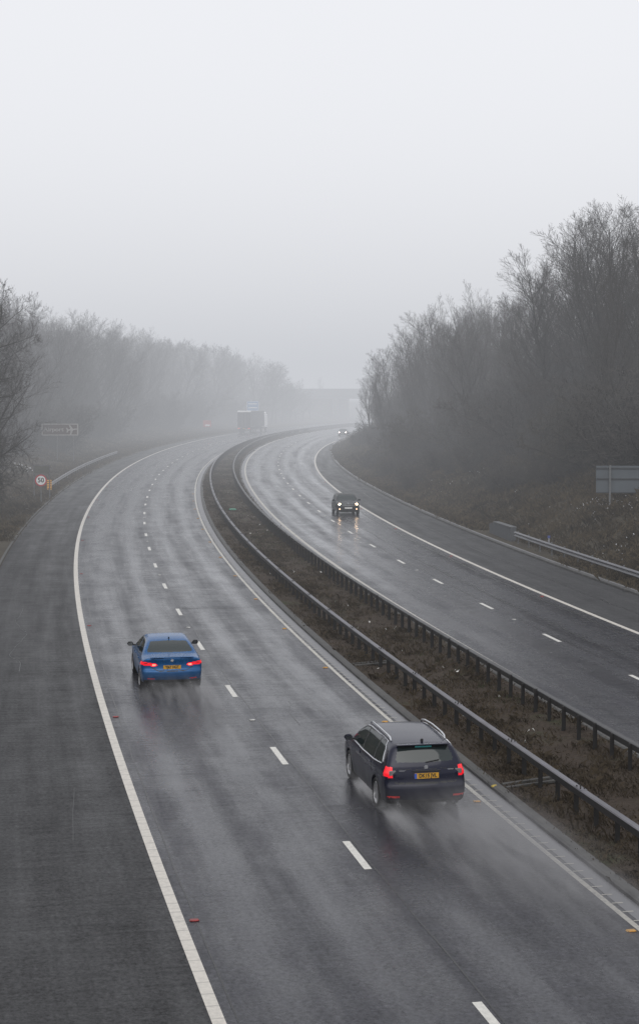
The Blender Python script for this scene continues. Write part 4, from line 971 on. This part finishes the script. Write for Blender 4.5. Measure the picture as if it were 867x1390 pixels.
EST = dict(h=.022, L=4.83, W=1.82, H=1.51, wr=.325, arch=.375, tw=.22, axles=[.97, 3.73], crown=.055, bow_r=.13, bow_f=.30, blend=.10, shoulder=(.90, -.010), spokes=5,
    side=[(.22, .22), (.05, .30), (.0, .46), (.0, .62), (.05, .72), (.07, .90), (.12, 1.08), (.30, 1.34), (.40, 1.46), (.9, 1.50), (1.6, 1.525), (2.3, 1.525), (2.75, 1.49), (3.1, 1.36), (3.62, 1.04), (3.8, .99), (4.3, .92), (4.62, .82), (4.79, .66), (4.83, .48), (4.80, .26), (4.6, .19), (3., .19), (1., .2)],
    plan=[(-.1, .93), (.0, .945), (.4, .985), (1.0, 1.), (3.4, 1.), (4.2, .965), (4.6, .90), (4.9, .80)],
    sect=[(.1, .93), (.3, .965), (.5, .992), (.68, 1.), (.85, .985), (.96, .960), (1.02, .935), (1.2, .865), (1.4, .76), (1.5, .70)],
    side_windows=[('front_door_window', [(2.42, 1.0), (2.42, 1.43), (2.75, 1.41), (3.02, 1.30), (3.46, 1.03)]), ('rear_door_window', [(1.36, 1.01), (1.34, 1.44), (2.35, 1.435), (2.35, 1.0)]), ('quarter_window', [(.62, 1.06), (.74, 1.30), (.90, 1.42), (1.28, 1.44), (1.29, 1.015)])],
    rear_window=[(0, 1.12), (.60, 1.13), (.625, 1.18), (.54, 1.42), (0, 1.435)], windscreen=[(0, 1.06), (.68, 1.06), (.54, 1.43), (0, 1.45)],
    trim=[([(3.48, 1.0), (2.4, .975), (1.3, .99), (.60, 1.035), (.575, 1.08), (.70, 1.32), (.88, 1.45), (1.3, 1.468), (2.4, 1.46), (2.78, 1.435)], M_CHROME, .013)],
    handles=[(2.55, .88), (1.45, .90)], mirror=(1.0, 3.30, 1.06), seats=(2.55, 1.65), fin=(.62, 1.475),
    zones=[('window_pillar', lambda x, y, z, n: (np.abs(n[:, 0]) > .35) & inpoly(y, z, [(.60, 1.04), (.72, 1.31), (.89, 1.44), (2.4, 1.45), (2.76, 1.425), (3.04, 1.31), (3.48, 1.015), (2.4, .985)]), M_DARKP),
           ('tail_light', lambda x, y, z, n: (x < 0) & (y < .52) & inpoly(np.abs(x), z, [(.705, .81), (.95, .85), (.95, 1.05), (.715, 1.04)]) & (y < .33), M_TAIL),
           ('tail_light', lambda x, y, z, n: (x > 0) & (y < .52) & inpoly(np.abs(x), z, [(.705, .81), (.95, .85), (.95, 1.05), (.715, 1.04)]) & (y < .33), M_TAIL),
           ('rear_reflector', lambda x, y, z, n: (x < 0) & (y < .3) & inpoly(np.abs(x), z, [(.58, .40), (.84, .41), (.84, .45), (.58, .44)]), M_REFL),
           ('rear_reflector', lambda x, y, z, n: (x > 0) & (y < .3) & inpoly(np.abs(x), z, [(.58, .40), (.84, .41), (.84, .45), (.58, .44)]), M_REFL),
           ('rear_valance', lambda x, y, z, n: (y < .4) & (z < .36), M_DARKP),
           ('sill', lambda x, y, z, n: (z < .27) & (y > .5), M_DARKP),
           ('door_seam', lambda x, y, z, n: (np.abs(n[:, 0]) > .6) & (z < .99) & (z > .3) & ((np.abs(y - 2.40) < .011) | (np.abs(y - 3.44) < .011) | (np.abs(y - 1.33 + (z - .6) * .12) < .011)), M_DARKP),
           ('tailgate_seam', lambda x, y, z, n: (n[:, 1] < -.4) & (y < .4) & (((np.abs(z - .705) < .012) & (np.abs(x) < .66)) | ((np.abs(z - .99) < .009) & (np.abs(x) < .64))), M_DARKP),
           ('head_light', lambda x, y, z, n: (y > 4.2) & inpoly(np.abs(x), z, [(.45, .66), (.95, .70), (.95, .84), (.5, .78)]) & (n[:, 2] < .85), M_LENS)])
car, V_, Q_, n_, yc = make_car('estate_car', 'dark navy estate car with silver roof rails trailing spray by the central reservation', EST, M_NAVY)
def hit_rear(V, yc, x, z):
    c = V[(V[:, 1] < -yc + 1.2)]; k = ((c[:, 0] - x) ** 2 + (c[:, 2] - z) ** 2 * 1. + (c[:, 1] + yc) ** 2 * .02).argmin(); return float(c[k, 1])
for sd in (-1, 1):   # lamp inserts, rails
    yl = hit_rear(V_, yc, sd * .72, .93)
    MB().box((sd * .715, yl + .004, .915), (.15, .03, .105), rz=-sd * .14, bev=.008).build('lamp_insert', M_LENS, car)
    pts = [(sd * .595, .80, 1.468), (sd * .60, .88, 1.525), (sd * .61, 1.2, 1.553), (sd * .615, 1.9, 1.565), (sd * .60, 2.5, 1.545), (sd * .585, 2.72, 1.510), (sd * .58, 2.80, 1.46)]
    MB().tube([(a, b - yc, c) for a, b, c in pts], [.016, .026, .024, .022, .022, .022, .014], 8).build('roof_rail', M_CHROME, car, None, True)
sp_ = MB().box((0, .36 - yc, 1.462), (1.14, .20, .024), rx=R(-4), bev=.009).build('roof_spoiler', M_NAVY, car, None, True)
yp = hit_rear(V_, yc, 0, .86); plate(car, 'DK15 JVL', (0, yp - .012, .855), .53, .115, R(-4), M_PLATEY)
MB().box((0, hit_rear(V_, yc, 0, .955) - .006, .955), (.62, .03, .022), bev=.006).build('plate_lip', M_DARKP, car)
MB().lathe([(0, 0), (0, .042), (.012, .036), (.012, 0)], 20, 'y', (0, hit_rear(V_, yc, 0, 1.03) - .012, 1.03)).build('badge', M_CHROME, car)
for sx in (-.50, .52): MB().box((sx, hit_rear(V_, yc, sx, .96) - .004, .962), (.16, .008, .018)).build('badge_strip', M_CHROME, car)
MB().box((0, hit_rear(V_, yc, 0, 1.40) - .014 + .02, 1.418), (.36, .012, .03)).build('window_sticker', simple('turquoise_strip', (.05, .42, .42), .4), car)
MB().tube([(.0, hit_rear(V_, yc, 0, 1.12) - .015, 1.125), (.30, hit_rear(V_, yc, .3, 1.16) - .02, 1.165)], .010, 6).build('rear_wiper', M_DARKP, car)
for sx in (-.6, .6): MB().lathe([(-.06, .035), (.08, .035), (.08, .028), (-.02, .028)], 16, 'y', (sx, .06 - yc, .255)).build('exhaust_pipe', M_CHROME, car)
th = R(-11.0); fw = Vector((math.sin(th), math.cos(th), 0)); rb = Vector((2.27, 35.2, 0)); c_ = rb + fw * (EST['L'] / 2); drop(car, c_.x, c_.y, -th)
EST_REAR = (rb, fw, th)

# ---- blue saloon
SAL = dict(h=.022, L=4.64, W=1.86, H=1.44, wr=.325, arch=.37, tw=.23, axles=[.92, 3.74], crown=.055, bow_r=.16, bow_f=.32, blend=.11, shoulder=(.83, -.012), spokes=5,
    side=[(.25, .24), (.06, .32), (.0, .46), (.0, .62), (.07, .70), (.09, .86), (.05, 1.0), (.10, 1.035), (.35, 1.055), (.66, 1.085), (1.05, 1.27), (1.38, 1.385), (1.75, 1.435), (2.2, 1.445), (2.6, 1.42), (2.95, 1.31), (3.48, 1.02), (3.7, .97), (4.15, .88), (4.45, .77), (4.60, .62), (4.64, .46), (4.58, .24), (4.3, .18), (3., .18), (1., .2)],
    plan=[(-.1, .90), (.0, .925), (.4, .985), (.9, 1.), (1.6, .985), (2.3, .98), (3.4, .985), (3.8, .99), (4.2, .95), (4.5, .86), (4.8, .75)],
    sect=[(.1, .93), (.3, .965), (.5, .99), (.72, 1.), (.85, .985), (.95, .94), (1.02, .895), (1.2, .80), (1.36, .70), (1.45, .64)],
    side_windows=[('front_door_window', [(2.28, .99), (2.27, 1.36), (2.6, 1.345), (2.9, 1.24), (3.30, 1.0)]), ('rear_door_window', [(1.05, 1.02), (1.30, 1.22), (1.62, 1.335), (2.2, 1.36), (2.21, .99)])],
    rear_window=[(0, 1.10), (.66, 1.10), (.68, 1.14), (.545, 1.345), (0, 1.365)], windscreen=[(0, 1.04), (.68, 1.04), (.50, 1.37), (0, 1.40)],
    trim=[([(3.34, .975), (2.2, .965), (1.0, .995)], M_DARKP, .011)], handles=[(2.42, .86), (1.28, .88)], mirror=(1.02, 3.14, 1.02), mirror_mat=M_DARKP, seats=(2.45, 1.60), fin=(1.50, 1.385),
    zones=[('tail_light', lambda x, y, z, n: (x < 0) & (y < .50) & inpoly(np.abs(x), z, [(.42, .785), (.56, .775), (.95, .815), (.95, .905), (.80, .90), (.46, .845)]), M_TAIL),
           ('tail_light', lambda x, y, z, n: (x > 0) & (y < .50) & inpoly(np.abs(x), z, [(.42, .785), (.56, .775), (.95, .815), (.95, .905), (.80, .90), (.46, .845)]), M_TAIL),
           ('rear_reflector', lambda x, y, z, n: (x < 0) & (y < .3) & inpoly(np.abs(x), z, [(.52, .385), (.74, .395), (.74, .43), (.52, .42)]), M_REFL),
           ('rear_reflector', lambda x, y, z, n: (x > 0) & (y < .3) & inpoly(np.abs(x), z, [(.52, .385), (.74, .395), (.74, .43), (.52, .42)]), M_REFL),
           ('rear_valance', lambda x, y, z, n: (y < .45) & (z < .375) & (np.abs(x) < .82), M_DARKP), ('sill', lambda x, y, z, n: (z < .25) & (y > .5), M_DARKP),
           ('boot_seam', lambda x, y, z, n: (y < .3) & (n[:, 1] < -.3) & ((np.abs(z - (.64 + .10 * np.clip((np.abs(x) - .40) / .2, 0, 1))) < .012) & (np.abs(x) < .62)), M_DARKP),
           ('door_seam', lambda x, y, z, n: (np.abs(n[:, 0]) > .6) & (z < .98) & (z > .3) & ((np.abs(y - 2.24) < .011) | (np.abs(y - 3.30) < .011) | (np.abs(y - 1.2 + (z - .6) * .3) < .011)), M_DARKP),
           ('head_light', lambda x, y, z, n: (y > 4.) & inpoly(np.abs(x), z, [(.5, .62), (.95, .66), (.95, .76), (.55, .72)]) & (n[:, 2] < .85), M_LENS)])
car, V_, Q_, n_, yc = make_car('saloon_car', 'bright blue saloon with its tail lights lit driving away in the inner lane', SAL, M_AZURE)
for sd in (-1, 1):
    MB().box((sd * .515, hit_rear(V_, yc, sd * .515, .81) - .003, .812), (.15, .016, .040), rz=-sd * .12, bev=.006).build('lamp_hot_spot', M_TAILHOT, car)
    MB().box((sd * .74, hit_rear(V_, yc, sd * .74, .855) - .003, .862), (.20, .016, .018), rz=-sd * .22, bev=.005).build('lamp_strip', simple('tail_strip', (.12, .01, .015), .3), car)
    MB().lathe([(-.03, .045), (.1, .045), (.1, .037), (0, .037)], 16, 'y', (sd * .55, .05 - yc, .27)).build('exhaust_pipe', M_CHROME, car)
MB().box((0, .10 - yc, 1.037), (1.30, .11, .018), rx=R(6), bev=.007).build('boot_lip', M_AZURE, car, None, True)
plate(car, 'YJ67 HGT', (0, hit_rear(V_, yc, 0, .745) - .012, .745), .525, .112, R(-3), M_PLATEY, band=False)
MB().lathe([(0, 0), (0, .042), (.012, .036), (.012, 0)], 20, 'y', (0, hit_rear(V_, yc, 0, .945) - .012, .945)).build('badge', M_CHROME, car)
th = R(-10.4); fw = Vector((math.sin(th), math.cos(th), 0)); rb = Vector((-4.36, 49.7, 0)); c_ = rb + fw * (SAL['L'] / 2); drop(car, c_.x, c_.y, -th)
SAL_REAR = (rb, fw, th)

# ---- small black hatchback coming the other way, lights on; and a second one far back in the fog
HAT = dict(h=.028, L=3.70, W=1.68, H=1.42, wr=.30, arch=.345, tw=.20, axles=[.62, 3.09], crown=.05, bow_r=.16, bow_f=.26, blend=.12, spokes=5,
    side=[(.2, .22), (.04, .3), (.0, .5), (.06, .78), (.12, .95), (.30, 1.28), (.42, 1.38), (1., 1.42), (1.8, 1.42), (2.2, 1.37), (2.72, 1.0), (2.85, .965), (3.3, .92), (3.56, .84), (3.67, .70), (3.70, .48), (3.66, .24), (3.4, .18), (2., .18), (.8, .2)],
    plan=[(-.1, .88), (0, .92), (.5, 1.), (2.9, 1.), (3.3, .97), (3.55, .90), (3.8, .80)], sect=[(.1, .94), (.3, .97), (.6, 1.), (.8, .985), (.92, .94), (1.0, .90), (1.2, .84), (1.36, .77), (1.45, .72)],
    side_windows=[('door_window', [(1.35, .97), (1.35, 1.33), (2.15, 1.33), (2.58, .97)]), ('quarter_window', [(.45, .98), (.55, 1.28), (.7, 1.33), (1.27, 1.33), (1.27, .97)])],
    rear_window=[(0, 1.0), (.58, 1.0), (.52, 1.3), (0, 1.32)], windscreen=[(0, 1.0), (.66, 1.0), (.55, 1.335), (0, 1.36)], mirror=(.93, 2.45, 1.0), seats=(1.75, .95), fin=(.75, 1.395), trim=[([(2.6, .945), (1.3, .945), (.4, .96)], M_CHROME, .012)],
    zones=[('grille', lambda x, y, z, n: (y > 3.3) & inpoly(np.abs(x), z, [(0, .60), (.40, .60), (.50, .76), (0, .78)]), M_DARKP), ('lower_grille', lambda x, y, z, n: (y > 3.2) & inpoly(np.abs(x), z, [(0, .26), (.62, .28), (.58, .40), (0, .40)]), M_DARKP),
           ('roof_panel', lambda x, y, z, n: (n[:, 2] > .6) & (z > 1.30), M_DARKP), ('sill', lambda x, y, z, n: (z < .26), M_DARKP)])
def front_kit(car, V, yc, head=M_HEAD):
    def hit(x, z): c = V[V[:, 1] > yc - 1.]; k = ((c[:, 0] - x) ** 2 + (c[:, 2] - z) ** 2).argmin(); return float(c[k, 1])
    for sd in (-1, 1):
        y0 = hit(sd * .60, .74); hl = MB().lathe([(.02, 0), (.015, .045), (-.01, .070), (-.12, .085)], 24, 'y', (sd * .60, y0 + .01, .745)).build('head_light', head, car, None, True)
        MB().lathe([(.012, .076), (.012, .112), (-.10, .12), (-.10, .076)], 24, 'y', (sd * .60, y0, .745), close=True).build('lamp_ring', M_CHROME, hl, None, True)
        MB().lathe([(.01, 0), (.008, .05), (-.06, .055)], 16, 'y', (sd * .60, hit(sd * .60, .42) + .008, .42)).build('fog_light', M_FOGL, car)
    MB().tube([(x, hit(x, .785) + .01, .785) for x in np.linspace(-.46, .46, 9)], .014, 6).build('grille_trim', M_CHROME, car)
    MB().tube([(x, hit(x, .67) + .012, .67) for x in np.linspace(-.40, .40, 9)], .010, 6).build('grille_bar', M_CHROME, car)
    p = plate(car, '', (0, hit(0, .50) + .014, .50), .52, .11, 0, M_PLATEW, band=False, face=1)
    MB().lathe([(0, 0), (0, .04), (.01, .035), (.01, 0)], 16, 'y', (0, hit(0, .83) + .0, .83)).build('badge', M_CHROME, car)
car, V_, Q_, n_, yc = make_car('hatchback_car', 'small black hatchback with round headlights lit, coming along the oncoming lane', HAT, M_NIGHT); front_kit(car, V_, yc)
for sx in (-.16, .16): MB().box((sx, .66, .935 + .0), (.11, .9, .012), rx=R(-7)).build('bonnet_stripe', simple('stripe_grey', (.16, .16, .17), .4), car) if False else None
sc_ = s_at(472, 699); th = heading(sc_) ; f0 = at(472.5, 699, 1); k_ = CAMH / (CAMH - f0.z); f0 = Vector((f0.x * k_, f0.y * k_, 0)); fw = Vector((-math.sin(th), -math.cos(th), 0)); c_ = f0 - fw * (HAT['L'] / 2 - .1); drop(car, c_.x, c_.y, -th + math.pi)
HAT_FRONT = (f0, fw)
HAT2 = dict(HAT); HAT2['h'] = .05; M_GREYC = paint_car('mid_grey_paint', (.06, .062, .066), .3, .35)
HAT2['zones'] = HAT['zones'][:2] + HAT['zones'][3:]
car, V_, Q_, n_, yc = make_car('hatchback_car', 'distant car with two small headlights emerging from the fog on the oncoming side', HAT2, M_GREYC); front_kit(car, V_, yc, simple('lit_headlight_far', (.9, .85, .75), .2, emis=(1., .86, .80), estr=22.))
f0 = at(464.5, 592.5, 1); k_ = CAMH / (CAMH - f0.z); f0 = Vector((f0.x * k_, f0.y * k_, 0)); sc_ = to_sd(f0.x, f0.y)[0]; th = heading(sc_); fw = Vector((-math.sin(th), -math.cos(th), 0)); c_ = f0 - fw * HAT['L'] / 2; drop(car, c_.x, c_.y, -th + math.pi)

# ---- lorry going away
M_BOX = simple('lorry_box_grey', (.03, .031, .034), .5, var=.12); M_BOXD = simple('lorry_side_dark', (.03, .031, .035), .5, var=.15); M_CAP = simple('lorry_roof_white', (.80, .80, .80), .4)
t = empty('box_lorry'); tag(t, 'box lorry with a white roof edge driving away into the fog', 'lorry')
HT_, WD, LN = 4.35, 2.55, 12.5     # y=0 at the rear
MB().box((0, LN / 2, (HT_ + 1.1) / 2), (WD, LN, HT_ - 1.1 - .12), bev=.03).build('trailer_box', M_BOXD, t)
MB().box((0, .30, HT_ - .06), (WD + .03, .9, .30), bev=.03).build('roof_edge', M_CAP, t)
MB().box((0, LN / 2, HT_ - .13), (WD - .02, LN - .1, .1), bev=.03).build('roof', M_BOX, t)
for sd in (-1, 1):
    d_ = MB().box((sd * .60, -.03, 2.62), (1.15, .05, 2.9), bev=.01).build('rear_door', M_BOX, t)
    for q in (.22, .42): MB().tube([(sd * q, -.075, 1.2), (sd * q, -.075, 4.0)], .022, 6).build('locking_bar', M_GALV, d_)
    MB().box((sd * 1.02, -.05, .95), (.42, .05, .16), bev=.01).build('tail_light', simple('lorry_tail', (.35, .02, .02), .4, emis=(1, .04, .04), estr=.4), t)
    MB().box((sd * 1.22, -.02, 2.6), (.10, .07, 3.05)).build('door_frame', M_BSIDE, t)
    for yy in (1.6, 2.9, 4.2, 10.6, 14.6): wheel(t, sd * 1.08, yy, .50, .34, sd, 6, .58)
    MB().box((sd * 1.1, 1.0, .55), (.36, .03, .7)).build('mud_flap', M_DARKP, t)
MB().box((0, .05, .55), (2.4, .10, .14)).build('underrun_bar', M_BSIDE, t)
plate(t, '', (0, -.02, .95), .52, .11, 0, M_PLATEY, band=False)
MB().box((-.5, LN / 2, .98), (.12, LN - .4, .26)).box((.5, LN / 2, .98), (.12, LN - .4, .26)).box((0, 13., .8), (.9, 6., .22)).build('chassis', M_BSIDE, t)
MB().box((0, 14.6, 2.2), (2.5, 2.2, 2.7), bev=.12).box((0, 14.2, 3.75), (2.35, 1.6, .5), bev=.15).build('cab', M_CAP, t)
p = P1(306, -.75); p = at(331, 588, 1); k_ = CAMH / (CAMH - p.z); p = Vector((p.x * k_, p.y * k_, 0)); th = heading(to_sd(p.x, p.y)[0]); t.location = p; t.rotation_euler = (0, 0, -th - R(3.0))
#@@SPLIT
# ------------------------------------------------------------------ fog, spray, sky, sun, camera
for lst in (TREES, SHRUBS):
    for i, (r, _z) in enumerate(lst):
        if (('t' if lst is TREES else 's'), i) not in USED:
            for c in list(r.children): bpy.data.objects.remove(c)
            bpy.data.objects.remove(r)
FOGC = (.600, .617, .655)
def fog(name, y0, y1, z1, dens, x=1500., col=FOGC):
    m = volume_mat('fog_air', dens, col)
    o = MB().box((0, (y0 + y1) / 2, (z1 - 4) / 2), (2 * x, y1 - y0, z1 + 4)).build(name, m); tag(o, kind='stuff'); return o
for i, (y0, z1, de) in enumerate(((-500, 60, .0002), (48, 28, .0009), (75, 25, .0006), (105, 23, .0007), (150, 21.5, .0005), (195, 20, .0005), (250, 18, .0007), (320, 16, .0026), (390, 14, .0012))):
    fog('fog', y0, 1900 - 5 * i, z1, de, 1500 - 7 * i)
def spray(rb, fw, th, off, q, ln, wd, ht, dens, col=(.30, .30, .315), turn=0., n=1.1):
    """mist thrown up behind a wheel: rb rear bumper, off ahead of it, q across"""
    m = volume_mat('spray_mist', dens, col, n); c = rb + fw * off + Vector((fw.y, -fw.x, 0)) * q
    o = MB().box((0, -ln / 2, ht / 2 + .012), (wd, ln, ht)).build('spray', m)
    o.location = c; o.rotation_euler = (0, 0, -th + R(turn)); tag(o, kind='stuff'); return o
rb, fw, th = EST_REAR
spray(rb, fw, th, 3.55, -.84, 3.4, .45, .40, 3.2, (.24, .24, .252), -1.)
spray(rb, fw, th, .75, -.80, 3.6, .50, .45, 3.0, (.23, .23, .242), 1.)
spray(rb, fw, th, .2, -.1, 8.5, 2.4, 1.1, .85, (.20, .20, .212), 1.5)
spray(rb, fw, th, .75, .72, 11., 1.8, 1.0, 1.5, (.225, .225, .238), 4.)
rb, fw, th = SAL_REAR
spray(rb, fw, th, .8, 0., 8., 2.5, .8, .9, (.17, .17, .18))
spray(rb, fw, th, .9, .8, 4.5, .7, .55, 1.4, (.26, .26, .275), 2.)
w = bpy.data.worlds.new('World'); SC.world = w; w.use_nodes = True; nt = w.node_tree; bg = nt.nodes['Background']
sk = nt.nodes.new('ShaderNodeTexSky'); sk.sky_type = 'NISHITA'; sk.sun_disc = False; sk.sun_elevation = R(48); sk.sun_rotation = R(200); sk.air_density = 1.; sk.dust_density = 6.; sk.ozone_density = 1.
hs = N(nt, 'ShaderNodeHueSaturation', Saturation=.10, Value=1.3); nt.links.new(sk.outputs[0], hs.inputs['Color'])
# overcast: the cloud layer evens the sky out
nt.links.new(mixc(nt, .72, hs.outputs[0], (8.5, 8.6, 9.0)), bg.inputs['Color']); bg.inputs['Strength'].default_value = .12
sun = bpy.data.lights.new('sun', 'SUN'); sun.energy = .7; sun.angle = R(40); sun.color = (1., .97, .93)
so = bpy.data.objects.new('sun', sun); COL.objects.link(so); so.rotation_euler = (R(42), 0, R(20)); so.location = (0, 0, 60)
cam = bpy.data.cameras.new('camera'); co = bpy.data.objects.new('camera', cam); COL.objects.link(co)
cam.sensor_fit = 'HORIZONTAL'; cam.sensor_width = 36.; cam.lens = FPX / 867 * 36; cam.shift_y = -45. / 867; cam.clip_start = .5; cam.clip_end = 6000
co.location = (0, 0, CAMH); co.rotation_euler = (R(90) - _T, 0, 0); SC.camera = co
SC.view_settings.view_transform = 'Standard'; SC.view_settings.look = 'None'; SC.view_settings.exposure = 0
SC.render.engine = 'CYCLES'; c = SC.cycles; c.use_denoising = True; c.max_bounces = 6; c.diffuse_bounces = 3; c.glossy_bounces = 3; c.transmission_bounces = 4; c.transparent_max_bounces = 12; c.volume_bounces = 0; c.sample_clamp_indirect = 4.
c.volume_max_steps = 128
